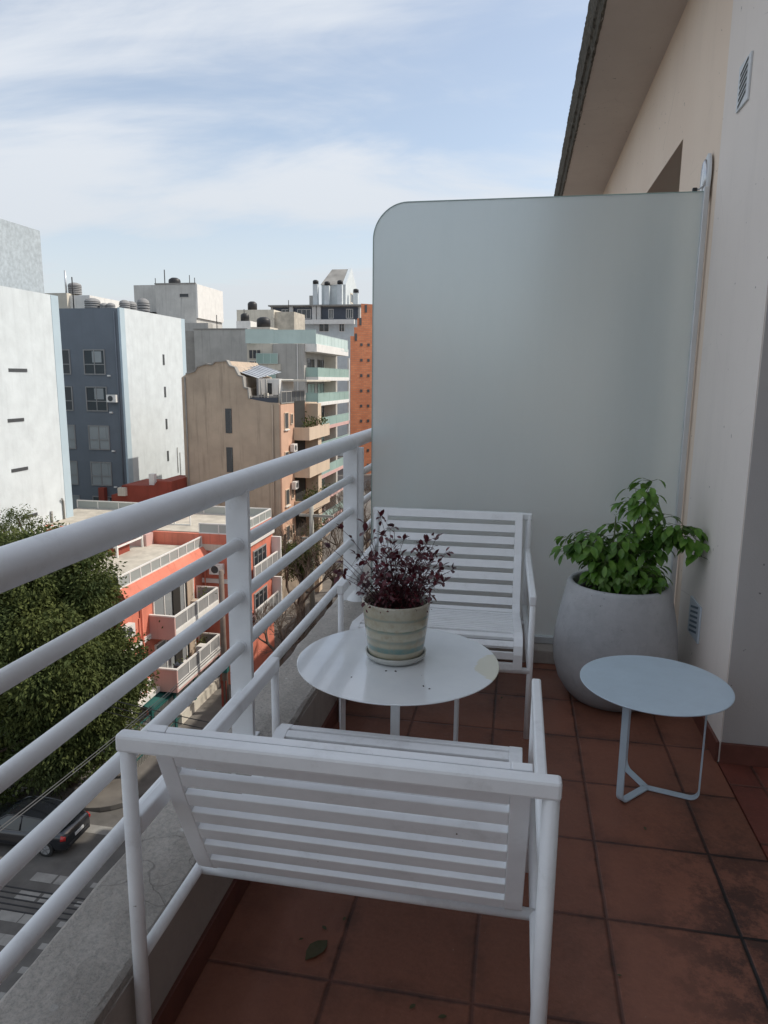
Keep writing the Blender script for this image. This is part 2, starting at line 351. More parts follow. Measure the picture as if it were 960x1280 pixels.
# ------------------------------------------------------------------ mesh helpers
class MB:
    def __init__(s): s.v = []; s.f = []; s.sm = []
    def add(s, vs, fs, smooth=False):
        b = len(s.v); s.v += [tuple(v) for v in vs]; s.f += [tuple(b+i for i in f) for f in fs]; s.sm += [smooth]*len(fs); return s
    def box(s, x0, x1, y0, y1, z0, z1, M_=None):
        vs = [Vector((x, y, z)) for z in (z0, z1) for y in (y0, y1) for x in (x0, x1)]
        if M_: vs = [M_ @ v for v in vs]
        return s.add(vs, [(0,2,3,1), (4,5,7,6), (0,1,5,4), (2,6,7,3), (0,4,6,2), (1,3,7,5)])
    def prism(s, pts, a0, a1, ax='y'):
        """pts 2D polygon (p,z) extruded along ax"""
        n = len(pts)
        mk = (lambda p, a: (p[0], a, p[1])) if ax == 'y' else (lambda p, a: (a, p[0], p[1])) if ax == 'x' else (lambda p, a: (p[0], p[1], a))
        vs = [mk(p, a0) for p in pts]+[mk(p, a1) for p in pts]
        return s.add(vs, [tuple(range(n)), tuple(range(2*n-1, n-1, -1))]+[(i, i+n, (i+1) % n+n, (i+1) % n) for i in range(n)])
    def tube(s, pts, r, n=10, cap=True):
        pts = [Vector(p) for p in pts]; rs = r if isinstance(r, (list, tuple)) else [r]*len(pts)
        T = [(pts[min(i+1, len(pts)-1)]-pts[max(i-1, 0)]).normalized() for i in range(len(pts))]
        u = T[0].orthogonal().normalized(); vs = []; 
        for i, p in enumerate(pts):
            if i: 
                q = T[i-1].rotation_difference(T[i]); u = (q @ u)
                u = (u-T[i]*u.dot(T[i])).normalized()
            w = T[i].cross(u)
            vs += [p+(u*math.cos(a)+w*math.sin(a))*rs[i] for a in [2*math.pi*k/n for k in range(n)]]
        fs = [(i*n+k, i*n+(k+1) % n, (i+1)*n+(k+1) % n, (i+1)*n+k) for i in range(len(pts)-1) for k in range(n)]
        s.add(vs, fs, True)
        if cap:
            b = len(s.v)-len(vs); m = len(pts)
            s.f += [tuple(b+k for k in range(n-1, -1, -1)), tuple(b+(m-1)*n+k for k in range(n))]; s.sm += [False, False]
        return s
    def strip(s, pts, w, wid, th):
        """flat bar swept along pts; w = width direction"""
        pts = [Vector(p) for p in pts]; w = Vector(w).normalized(); vs = []
        for i, p in enumerate(pts):
            t = (pts[min(i+1, len(pts)-1)]-pts[max(i-1, 0)]).normalized(); nn = t.cross(w).normalized()
            vs += [p+w*wid/2+nn*th/2, p-w*wid/2+nn*th/2, p-w*wid/2-nn*th/2, p+w*wid/2-nn*th/2]
        m = len(pts)
        fs = [(i*4+k, i*4+(k+1) % 4, i*4+4+(k+1) % 4, i*4+4+k) for i in range(m-1) for k in range(4)]+[(3, 2, 1, 0), (m*4-4, m*4-3, m*4-2, m*4-1)]
        return s.add(vs, fs)
    def lathe(s, prof, n=48, c=(0, 0, 0), smooth=True):
        vs = [(c[0]+r*math.cos(2*math.pi*k/n), c[1]+r*math.sin(2*math.pi*k/n), c[2]+z) for r, z in prof for k in range(n)]
        fs = [(i*n+k, i*n+(k+1) % n, (i+1)*n+(k+1) % n, (i+1)*n+k) for i in range(len(prof)-1) for k in range(n)]
        return s.add(vs, fs, smooth)
    def disc(s, r, z, n=48, c=(0, 0)):
        return s.add([(c[0]+r*math.cos(2*math.pi*k/n), c[1]+r*math.sin(2*math.pi*k/n), z) for k in range(n)], [tuple(range(n))])
    def build(s, name, mat, parent=None, bevel=0, local=False, seg=2):
        off = Vector((0, 0, 0))
        if parent is not None and not local:
            q = parent
            while q is not None: off += q.location; q = q.parent
        me = bpy.data.meshes.new(name)
        me.from_pydata([tuple(Vector(v)-off) for v in s.v], [], s.f)
        me.polygons.foreach_set('use_smooth', s.sm); me.update()
        me.materials.append(mat)
        o = bpy.data.objects.new(name, me); C.objects.link(o)
        if parent is not None: o.parent = parent
        if bevel:
            b = o.modifiers.new('bevel', 'BEVEL'); b.width = bevel; b.segments = seg; b.limit_method = 'ANGLE'; b.angle_limit = R(40)
        return o
def tag(o, label=None, cat=None, group=None, kind=None):
    if label: o['label'] = label
    if cat: o['category'] = cat
    if group: o['group'] = group
    if kind: o['kind'] = kind
    return o
def thing(name, label, cat, loc=(0, 0, 0), group=None):
    o = bpy.data.objects.new(name, None); C.objects.link(o); o.location = loc; o.empty_display_size = .1
    return tag(o, label, cat, group)
def box(name, mat, parent, *a, bevel=0): return MB().box(*a).build(name, mat, parent, bevel)
def copy_tree(o, parent=None):
    c = o.copy(); C.objects.link(c); c.parent = parent
    for ch in [x for x in list(bpy.data.objects) if x.parent == o and x.name in C.objects]:
        if ch is not c: copy_tree(ch, c)
    return c

# ------------------------------------------------------------------ camera
CAM = Vector((0, 0, 1.4))
pi_, yw, rl = R(10.54), R(10.53), R(.57)
F = Vector((-math.sin(yw)*math.cos(pi_), math.cos(yw)*math.cos(pi_), -math.sin(pi_)))
rt = Vector((math.cos(yw), math.sin(yw), 0)); up = rt.cross(F)
rx = rt*math.cos(rl)+up*math.sin(rl); ux = -rt*math.sin(rl)+up*math.cos(rl)
cd = bpy.data.cameras.new('camera'); cam = bpy.data.objects.new('camera', cd); C.objects.link(cam)
cam.matrix_world = Matrix(((rx.x, ux.x, -F.x, CAM.x), (rx.y, ux.y, -F.y, CAM.y), (rx.z, ux.z, -F.z, CAM.z), (0, 0, 0, 1)))
cd.sensor_fit = 'HORIZONTAL'; cd.sensor_width = 36; cd.lens = 893.7/960*36; cd.clip_start = .05; cd.clip_end = 3000
bpy.context.scene.camera = cam

# ------------------------------------------------------------------ light
SUN_EL, SUN_AZ = R(45), R(24)             # azimuth measured from +x towards +y
sd = Vector((math.cos(SUN_EL)*math.cos(SUN_AZ), math.cos(SUN_EL)*math.sin(SUN_AZ), math.sin(SUN_EL)))
sl = bpy.data.lights.new('sun', 'SUN'); sl.energy = 3.5; sl.angle = R(.6); sl.color = (1, .93, .82)
so = bpy.data.objects.new('sun', sl); C.objects.link(so); so.rotation_euler = sd.to_track_quat('Z', 'Y').to_euler()
w = bpy.data.worlds.new('World'); bpy.context.scene.world = w; w.use_nodes = True
nt = w.node_tree; bg = nt.nodes['Background']
sky = nt.nodes.new('ShaderNodeTexSky'); sky.sky_type = 'NISHITA'; sky.sun_disc = False
sky.sun_elevation = SUN_EL; sky.sun_rotation = math.pi/2-SUN_AZ; sky.air_density = 1.0; sky.dust_density = 1.2; sky.altitude = 50
tc = nt.nodes.new('ShaderNodeTexCoord'); sp = nt.nodes.new('ShaderNodeSeparateXYZ'); nt.links.new(tc.outputs['Generated'], sp.inputs[0])
dz = math_(nt, 'ADD', math_(nt, 'MAXIMUM', sp.outputs[2], 0), .16)
cx = math_(nt, 'DIVIDE', sp.outputs[0], dz); cy = math_(nt, 'DIVIDE', sp.outputs[1], dz)
cc = nt.nodes.new('ShaderNodeCombineXYZ'); nt.links.new(cx, cc.inputs[0]); nt.links.new(cy, cc.inputs[1])
mp = nt.nodes.new('ShaderNodeMapping'); mp.inputs['Rotation'].default_value = (0, 0, R(-35)); mp.inputs['Scale'].default_value = (.60, 1.25, 1); mp.inputs['Location'].default_value = (2.3, 4.4, 0)
nt.links.new(cc.outputs[0], mp.inputs[0])
n1 = N(nt, 'ShaderNodeTexNoise'); n1.inputs['Scale'].default_value = .85; n1.inputs['Detail'].default_value = 9; n1.inputs['Roughness'].default_value = .52; n1.inputs['Distortion'].default_value = .5; nt.links.new(mp.outputs[0], n1.inputs[0])
n2 = N(nt, 'ShaderNodeTexNoise'); n2.inputs['Scale'].default_value = 1.5; n2.inputs['Detail'].default_value = 10; n2.inputs['Roughness'].default_value = .6; n2.inputs['Distortion'].default_value = .9; nt.links.new(mp.outputs[0], n2.inputs[0])
cl = math_(nt, 'ADD', math_(nt, 'MULTIPLY', n1.outputs[0], .72), math_(nt, 'MULTIPLY', n2.outputs[0], .28))
cm = nt.nodes.new('ShaderNodeMapRange'); cm.interpolation_type = 'SMOOTHSTEP'; nt.links.new(cl, cm.inputs[0])
cm.inputs[1].default_value = .41; cm.inputs[2].default_value = .575; cm.inputs[3].default_value = .20; cm.inputs[4].default_value = .93
hz = ramp(nt, sp.outputs[2], .30, .03)
cmask = math_(nt, 'MAXIMUM', cm.outputs[0], math_(nt, 'MULTIPLY', hz, .95), True)
CLOUD = (4.75, 5.0, 5.35)
ccol = mix(nt, math_(nt, 'MULTIPLY', hz, 1), CLOUD, (4.0, 4.25, 4.5))
SKYC = mix(nt, 1.0, sky.outputs[0], (1.22, 1.12, 1.02), 'MULTIPLY')
nt.links.new(mix(nt, cmask, SKYC, ccol), bg.inputs[0]); bg.inputs[1].default_value = .168
sc_ = bpy.context.scene
sc_.view_settings.view_transform = 'Standard'; sc_.view_settings.look = 'None'; sc_.view_settings.exposure = 0
sc_.render.engine = 'CYCLES'; sc_.cycles.use_denoising = True; sc_.cycles.max_bounces = 10; sc_.cycles.transmission_bounces = 8
sc_.cycles.sample_clamp_indirect = 6

# ------------------------------------------------------------------ setting: ground, streets
ZS = -16.5
def struct(name, mat, *a): return tag(box(name, mat, None, *a), kind='structure')
struct('city_ground', M['ground'], -900, 900, -300, 1500, ZS-.4, ZS-.12)
struct('side_street', M['asphalt'], -90, -15.2, 13.2, 24.4, ZS-.1, ZS)
struct('main_road', M['asphalt'], -15.2, -4.6, -60, 240, ZS-.1, ZS)
def corner_block(name, x0, x1, y0, y1, rad, south):
    cx_, cy_ = x1-rad, (y0+rad if south else y1-rad)
    arc = [(cx_+rad*math.sin(a), cy_-rad*math.cos(a)) for a in [math.pi/2*k/8 for k in range(9)]] if south else [(cx_+rad*math.cos(a), cy_+rad*math.sin(a)) for a in [math.pi/2*k/8 for k in range(9)]]
    pts = [(x0, y0)]+arc+[(x1, y1), (x0, y1)] if south else [(x0, y0), (x1, y0)]+arc+[(x0, y1)]
    return tag(MB().prism(pts, ZS-.1, ZS+.13, 'z').build(name, M['paving'], None, .02), kind='structure')
corner_block('corner_pavement', -90, -15.2, 24.4, 240, 2.2, True)
corner_block('far_corner_pavement', -90, -15.2, -60, 13.2, 2.2, False)
struct('near_pavement', M['paving'], -4.6, -.5, -60, 240, ZS-.1, ZS+.13)
mk = MB()
for k in range(7):
    y = 14.5+.95*k
    for x0, x1 in ((-16.6, -15.75), (-15.68, -14.75)):
        mk.box(x0+random.uniform(-.04, .04), x1+random.uniform(-.04, .04), y, y+.44, ZS+.001, ZS+.006)
    mk.box(-14.3, -13.95, y+.1, y+.34, ZS+.001, ZS+.006)
tag(mk.build('crosswalk_markings', M['mark']), kind='structure')
mk = MB()
for k in range(10): mk.box(-13.0+.9*k, -12.55+.9*k, 26.2, 28.2, ZS+.001, ZS+.006)
mk.box(-16.6, -15.1, 23.1, 23.6, ZS+.001, ZS+.006)
tag(mk.build('road_markings', M['mark']), kind='structure')

# ------------------------------------------------------------------ balcony
struct('balcony_floor', M['floor'], -.70, .785, -2.6, 9, -.12, 0)
struct('threshold_floor', M['threshold'], .789, 1.9, -2.6, 2.652, -.12, .004)
kb = thing('parapet', 'low rough concrete parapet kerb carrying the white balcony railing', 'parapet', (-.79, 3, 0))
mb = MB()                         # coping as a gently uneven strip
ys = [-2.6+.08*i for i in range(146)]
prof = []
random.seed(3)
vs = []; fs = []
for y in ys:
    j = lambda a: random.uniform(-a, a)
    ring = [(-.897+j(.003), y, -.25), (-.900+j(.005), y, .258+j(.004)), (-.888, y, .267+j(.002)), (-.79, y, .271+j(.003)), (-.712, y, .268+j(.002)), (-.701+j(.003), y, .260+j(.003)), (-.700, y, .20), (-.700, y, .075)]
    vs += ring
k = 8
for i in range(len(ys)-1):
    for q in range(k-1): fs.append((i*k+q, (i+1)*k+q, (i+1)*k+q+1, i*k+q+1))
mb.add(vs, fs, False); cop = mb.build('coping', M['kerb'], kb)
box('parapet_face', M['kerb_side'], kb, -.88, -.699, -2.6, 9, -.3, .238)
box('skirting', M['red_tile'], kb, -.7, -.688, -2.6, 3.45, .0, .076, bevel=.002)

# railing
rl_ = thing('balcony_railing', 'white tubular balcony railing with thick handrail and four thinner bars', 'railing', (-.82, 2, .268))
XR = -.82
MB().tube([(XR, -2.6+.3*i, 1.088) for i in range(36)], .036, 24).build('handrail', M['rail'], rl_)
for z in (.904, .74, .578, .416):
    MB().tube([(XR, -2.6+.3*i, z) for i in range(36)], .0185, 16).build('rail_bar', M['rail'], rl_)
def post(y, pipe):
    p = MB().box(XR-.036, XR+.036, y-.010, y+.010, .262, 1.07).build('post', M['rail'], rl_, .003)
    for z in (.904, .74, .578, .416): MB().tube([(XR, y-.015, z), (XR, y+.015, z)], .0225, 16).build('weld_collar', M['rail'], p)
    MB().box(XR-.042, XR+.042, y-.035, y+.035, .268, .276).build('base_plate', M['rail'], p, .002) if not pipe else None
    if pipe:
        MB().tube([(XR+.034, y+.038, .27), (XR+.034, y+.038, 1.06)], .026, 18).build('pipe', M['rail'], p)
        MB().lathe([(.062, .27), (.058, .285), (.045, .31), (.036, .345), (.030, .36)], 24, (XR+.03, y+.03, 0)).build('flange', M['rail'], p)
for y, q in ((-1.2, False), (.42, False), (2.0, False), (3.48, True), (5.2, False)): post(y, q)

# our own building: wall, recess, eave, body
ap = thing('apartment_block', 'beige plastered apartment wall with deep mossy eave beside the balcony', 'building', (.79, 2.66, 0))
box('near_wall', M['wall_near'], ap, .79, 1.1, 2.656, 3.47, 0, 3.42)
box('recess_wall', M['wall_shaded'], ap, .795, 2.4, 2.6525, 2.66, .0, 3.42)
o = MB()
o.box(.80, 1.1, 3.47, 4.35, 0, 3.42); o.box(.80, 1.1, 4.35, 6.6, 2.68, 3.42); o.box(.80, 1.1, 6.6, 30, 0, 3.42); o.box(.80, 1.1, 4.35, 6.6, 0, .1)
o.build('far_wall', M['wall_far'], ap)
wn = box('window', M['white_paint'], ap, 1.02, 1.06, 4.35, 6.6, .1, 2.68)
box('pane', M['pane'], wn, 1.00, 1.02, 4.42, 6.53, .2, 2.60)
box('reveal', M['reveal'], ap, .82, 1.0, 4.352, 4.36, .1, 2.67)
box('shutter_box', M['dark_gap'], ap, .84, .99, 4.37, 6.58, .3, 2.3)
box('skirting', M['red_tile'], ap, .778, .79, 2.66, 3.47, 0, .078, bevel=.002)
box('skirting', M['red_tile'], ap, .792, 1.9, 2.640, 2.6525, .004, .084, bevel=.002)
box('patio_wall', M['wall_near'], ap, 1.9, 2.2, -2.6, 2.652, 0, 3.42)
dd = box('patio_door', M['white_paint'], ap, 1.86, 1.9, -1.2, 1.6, .02, 2.1)
box('pane', M['pane'], dd, 1.85, 1.86, -1.1, .15, .1, 2.02); box('pane', M['pane'], dd, 1.85, 1.86, .25, 1.5, .1, 2.02)
box('building_body', M['wall_far'], ap, 2.2, 15, -14, 30, ZS, 3.42)
box('facade_below', M['wall_near'], ap, -.6, 2.2, -14, 30, ZS, -.4)
box('floor_slab', M['kerb_side'], ap, -.88, 2.2, -14, 30, -.4, -.12)
# eave slab: soffit plus mossy fascia with an uneven drip edge
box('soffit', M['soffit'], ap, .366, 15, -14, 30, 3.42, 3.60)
random.seed(5); ys = [-2+.035*i for i in range(420)]; vs = []; fs = []
for y in ys:
    a = random.uniform(-.004, .004); b = random.uniform(-.0035, .0035)
    vs += [(.372+b, y, 3.416+b*.6), (.358+a, y, 3.422+b), (.346+a, y, 3.48+a), (.331+b, y, 3.492+b), (.318+a, y, 3.58+a), (.308+b, y, 3.65+b), (.37, y, 3.67)]
for i in range(len(ys)-1):
    for q in range(6): fs.append((i*7+q, i*7+q+1, (i+1)*7+q+1, (i+1)*7+q))
MB().add(vs, fs).build('fascia', M['moss'], ap)
# vent grilles; flat dark quads paint the shade inside the slots
def grille(y0, y1, z0, z1, mat, face, slant=-.014, n=6, sm='dark_gap'):
    g = MB().box(face-.008, face, y0, y1, z0, z1).build('vent_grille', mat, ap, .002)
    h = (z1-z0-.03)/n; m = MB()
    for k in range(n):
        zc = z0+.015+h*(k+.5)
        m.add([(face-.0095, y0+.028, zc-h*.24-slant), (face-.0095, y1-.028, zc-h*.24+slant), (face-.0095, y1-.028, zc+h*.24+slant), (face-.0095, y0+.028, zc+h*.24-slant)], [(0, 1, 2, 3)])
    m.build('slot', M[sm], g)
grille(3.09, 3.24, 2.435, 2.60, M['vent'], .79)
grille(3.07, 3.25, .31, .47, M['vent_blue'], .79, sm='vent_slot')

# small oval wall light above the end of the screen
wl = thing('bulkhead_lamp', 'small oval bulkhead lamp with white rim on the wall above the screen end', 'wall lamp', (.79, 3.64, 2.305))
def oval(sx, sz, x0, x1, n=28):
    m = MB(); vs = []
    for (s_, x) in ((1, x0), (1, x0-(x0-x1)*.6), (.82, x1)):
        vs += [(x, math.cos(2*math.pi*k/n)*sx*s_, math.sin(2*math.pi*k/n)*sz*s_) for k in range(n)]
    fs = [(i*n+k, i*n+(k+1) % n, (i+1)*n+(k+1) % n, (i+1)*n+k) for i in range(2) for k in range(n)]+[tuple(2*n+k for k in range(n))]
    return m.add(vs, fs, True)
oval(.055, .10, .0, -.016).build('rim', M['vent'], wl, local=True)
oval(.038, .075, -.014, -.028).build('diffuser', M['chrome'], wl, local=True)
MB().tube([(-.02, -.02, -.04), (-.04, -.03, -.055), (-.055, -.03, -.06)], .004, 8).build('cable', M['vent'], wl, local=True)
MB().box(-.07, -.05, -.04, -.02, -.07, -.05).build('plug', M['black'], wl, .004, local=True)

# privacy screen with one rounded upper corner
YP = 3.60
ps = thing('privacy_screen', 'tall frosted glass privacy screen with rounded upper corner across the balcony end', 'glass screen', (.02, YP, 0))
xl, xr, zt, rr_ = -.735, .775, 2.235, .17
pts = [(xl, .105), (xr, .105), (xr, zt)]+[(xl+rr_-rr_*math.sin(a), zt-rr_+rr_*math.cos(a)) for a in [math.pi/2*k/14 for k in range(15)]]
MB().prism(pts, YP-.005, YP+.005).build('glass_panel', M['frost'], ps, .0015)
edge = [(xr, zt)]+[(xl+rr_-rr_*math.sin(a), zt-rr_+rr_*math.cos(a)) for a in [math.pi/2*k/14 for k in range(15)]]+[(xl, .105)]
MB().strip([(p[0], YP, p[1]+.0) for p in edge], (0, 1, 0), .0115, .004).build('polished_edge', plain('glass_edge', (.30, .40, .38), .2, .1, 5), ps)
MB().box(.765, .789, YP-.017, YP+.017, .09, 2.255).build('wall_channel', M['alu'], ps, .003)
MB().box(-.69, .765, YP-.02, YP+.02, .072, .108).build('bottom_channel', M['alu'], ps, .003)
for x in (-.55, .05, .62): MB().box(x-.03, x+.03, YP-.024, YP+.024, .108, .15).build('clamp', M['alu'], ps, .004)
box('ledge', M['kerb_side'], ps, -.698, .789, YP-.115, YP+.06, 0, .07, bevel=.006)

# ------------------------------------------------------------------ armchairs (local: y=0 rear, +y front)
W, D, HT, ZA, ZL = .378, .80, .762, .585, .292
def make_chair():
    t = thing('armchair', 'x', 'armchair')
    wm = M['white_metal']; L = dict(local=True)
    for s in (-1, 1):
        x = s*W
        MB().tube([(x, 0, 0), (x, 0, HT-.01)], .0145, 14).build('leg', wm, t, **L)
        MB().tube([(x, D, 0), (x, D, ZA-.01)], .0115, 14).build('leg', wm, t, **L)
        MB().box(x-.0125, x+.0125, .010, D+.012, ZA-.036, ZA+.004).build('armrest', wm, t, .005, **L)
        MB().tube([(x, .01, ZL), (x, D-.01, ZL)], .0125, 12).build('side_rail', wm, t, **L)
    MB().box(-W-.016, W+.016, -.016, .014, HT-.032, HT+.002).build('top_rail', wm, t, .006, **L)
    MB().tube([(-W, .265, ZL), (W, .265, ZL)], .0125, 12).build('crossbar', wm, t, **L)
    MB().tube([(-W, D, ZL-.01), (W, D, ZL-.01)], .0125, 12).build('crossbar', wm, t, **L)
    # continuous profile of the slatted shell
    raw = [(.024, .765), (.10, .575), (.188, .385)]
    raw += [(.203, .358), (.222, .341), (.250, .332)]
    raw += [(.30, .334), (.72, .402)]
    raw += [(.72+.085*math.sin(a), .402-.055*(1-math.cos(a))) for a in (R(30), R(60), R(90))]+[(.807, .287)]
    P_ = [Vector((0, y, z)) for y, z in raw]
    xs = W-.048
    for s in (-1, 1):
        MB().strip([p+Vector((s*xs, 0, 0)) for p in P_], (1, 0, 0), .036, .016).build('side_member', wm, t, .002, **L)
    # slats
    cum = [0]
    for i in range(1, len(P_)): cum.append(cum[-1]+(P_[i]-P_[i-1]).length)
    def at(d):
        for i in range(1, len(P_)):
            if d <= cum[i] or i == len(P_)-1:
                f = (d-cum[i-1])/(cum[i]-cum[i-1]); return P_[i-1].lerp(P_[i], f), (P_[i]-P_[i-1]).normalized()
    d = .02
    while d < cum[-1]-.01:
        p, tt = at(d); nn = Vector((1, 0, 0)).cross(tt)
        m = MB(); hx = xs-.018; a, b = tt*(.0185 if d < .43 else .0145), nn*.0075
        vs = [p+Vector((sx*hx, 0, 0))+a*sa+b*sb for sx in (-1, 1) for sa, sb in ((-1, -1), (1, -1), (1, 1), (-1, 1))]
        m.add(vs, [(3, 2, 1, 0), (4, 5, 6, 7)]+[(q, (q+1) % 4, 4+(q+1) % 4, 4+q) for q in range(4)])
        m.build('slat', wm, t, .002, **L)
        d += .0585 if d < .43 else .043
    return t
ch1 = make_chair()
ch1.location = (-.299, 1.10, 0); ch1['group'] = 'slatted white metal armchairs'
ch1['label'] = 'white slatted metal armchair in the foreground seen from behind'
ch2 = copy_tree(ch1); ch2.location = (-.308, 3.49, 0); ch2.rotation_euler.z = math.pi+R(1)
ch2['label'] = 'white slatted metal armchair facing the camera against the frosted glass screen'

# ------------------------------------------------------------------ tables
def leg_path(node, foot, ztop, rad=.03):
    node = Vector((*node, .005)); foot = Vector((*foot, .005)); d = (foot-node).normalized()
    pts = [node]
    for k in range(7):
        a = math.pi/2*k/6
        pts.append(foot-d*rad+d*rad*math.sin(a)+Vector((0, 0, rad*(1-math.cos(a)))))
    pts.append(Vector((foot.x, foot.y, ztop)))
    return pts, Vector((-d.y, d.x, 0))
def table(name, label, c, r, h, node, feet, top, leg, wid, grp=None):
    t = thing(name, label, 'table', (c[0], c[1], 0), grp)
    MB().lathe([(0, h-.006), (r-.004, h-.006), (r, h-.003), (r, h-.001), (r-.002, h), (0, h)], 96, (c[0], c[1], 0), False).build('tabletop', top, t)
    for f in feet:
        p, wd = leg_path(node, f, h-.006)
        MB().strip(p, wd, wid, .006).build('leg', leg, t, .0015)
    return t
table('round_table', 'larger white round metal table between the two armchairs, with a flower pot on it', (-.354, 2.176), .327, .50, (-.34, 2.17), [(-.325, 1.965), (-.165, 2.27), (-.565, 2.28)], M['tabletop'], M['white_metal'], .028)
table('side_table', 'small pale blue-grey round metal side table standing in front of the concrete planter', (.481, 2.356), .240, .42, (.492, 2.415), [(.388, 2.300), (.655, 2.372), (.435, 2.545)], M['table_metal'], M['table_metal'], .026)

# ------------------------------------------------------------------ flower pot
PX, PY, PZ = -.365, 2.20, .502
sa = thing('saucer', 'pale glazed saucer under the striped flower pot', 'saucer', (PX, PY, PZ-.002))
MB().lathe([(0, 0), (.086, 0), (.098, .012), (.100, .024), (.096, .024), (.092, .012), (.08, .006), (0, .006)], 56, (PX, PY, PZ)).build('dish', M['saucer'], sa)
fp = thing('flower_pot', 'beige glazed flower pot with green-grey stripes on the round table', 'flower pot', (PX, PY, PZ+.006))
MB().lathe([(0, .006), (.083, .006), (.088, .012), (.092, .03), (.100, .09), (.107, .15), (.111, .188), (.112, .195), (.109, .198), (.104, .196), (.101, .15), (.098, .12)], 64, (PX, PY, PZ)).build('body', M['pot'], fp)
MB().lathe([(0, .168), (.06, .17), (.103, .165)], 40, (PX, PY, PZ)).build('soil', M['soil'], fp)

def leaf(m, base, d, nrm, L, wd, droop=.3, n=4, fold=.25, smooth=True):
    d = d.normalized(); s = d.cross(nrm)
    if s.length < 1e-3: s = d.orthogonal()
    s.normalize(); u = s.cross(d).normalized()
    vs = []; p = Vector(base); cur = d.copy(); prof_ = [0, .72, 1, .74, 0] if n == 4 else [0, .9, 0]
    for i in range(n+1):
        w_ = wd*.5*prof_[i]
        uu = s.cross(cur).normalized()
        if w_ == 0: vs.append([p.copy()])
        else: vs.append([p-s*w_+uu*w_*fold, p.copy(), p+s*w_+uu*w_*fold])
        cur = (cur+Vector((0, 0, -droop/n))).normalized(); p = p+cur*L/n
    b = len(m.v); flat = [v for r_ in vs for v in r_]; idx = []; q = 0
    for r_ in vs: idx.append(list(range(q, q+len(r_)))); q += len(r_)
    fs = []
    for i in range(n):
        a, c_ = idx[i], idx[i+1]
        if len(a) == 1: fs += [(a[0], c_[1], c_[0]), (a[0], c_[2], c_[1])]
        elif len(c_) == 1: fs += [(a[0], a[1], c_[0]), (a[1], a[2], c_[0])]
        else: fs += [(a[0], a[1], c_[1], c_[0]), (a[1], a[2], c_[2], c_[1])]
    m.add(flat, fs, smooth)
def rv(a=1): return Vector((random.uniform(-a, a), random.uniform(-a, a), random.uniform(-a, a)))

random.seed(21)
st, lf = MB(), MB()
def red_stem(x, y, dirx, diry, h, arch, leafy):
    p = Vector((x, y, .165)); cur = Vector((dirx, diry, 1)).normalized(); pts = [p.copy()]; n = 9
    for i in range(n):
        cur = (cur+Vector((dirx*.12, diry*.12, -arch*.10))+rv(.10)).normalized(); p = p+cur*h/n; pts.append(p.copy())
        if i > 1 and random.random() < leafy*(.95-.05*i):
            for _ in range(random.choice((1, 2, 2, 3))):
                dv = (rv(1)+Vector((0, 0, .3))); L = random.uniform(.012, .027)
                tp = p+dv.normalized()*random.uniform(.004, .03)
                st.tube([p, tp], .0005, 3, False)
                leaf(lf, tp, dv, Vector((0, 0, 1))+rv(.6), L, L*random.uniform(.45, .65), .5, 2 if L < .018 else 4)
    st.tube(pts, [.0018-.0012*i/n for i in range(n+1)], 5, False)
    for _ in range(3):
        L = random.uniform(.018, .032); leaf(lf, p, rv(1)+cur*.6, Vector((0, 0, 1))+rv(.5), L, L*.55, .4)
for k in range(68):
    a = random.uniform(0, 6.283); q = random.uniform(0, .085); sp_ = random.uniform(.03, .55)
    red_stem(PX*0+q*math.cos(a), q*math.sin(a), math.cos(a)*sp_, math.sin(a)*sp_, random.uniform(.10, .25), random.uniform(0, .9), .85)
for (dx, dy, h) in ((-.42, -.1, .31), (-.12, .1, .30), (.05, -.1, .28), (.2, .0, .25), (-.3, .2, .29), (-.55, 0, .27), (.6, -.1, .20), (.75, -.2, .16), (-.2, -.2, .31), (-.8, -.1, .2), (.0, .1, .27)):
    red_stem(dx*.06, dy*.06, dx*.75, dy*.5, h, .35, .7)
for k in range(420):                # dense low tangle of tiny leaves
    a = random.uniform(0, 6.283); q = .115*math.sqrt(random.random()); p = Vector((q*math.cos(a), q*math.sin(a), .175+random.random()**1.5*.085*(1.15-q*3)))
    L = random.uniform(.008, .016); leaf(lf, p, rv(1), rv(1), L, L*.6, .3, 2)
rp = thing('burgundy_plant', 'spindly plant with dark burgundy leaves growing in the striped pot', 'plant', (PX, PY, PZ))
st.build('stems', M['stem_red'], rp, local=True); lf.build('leaves', M['leaf_red'], rp, local=True)

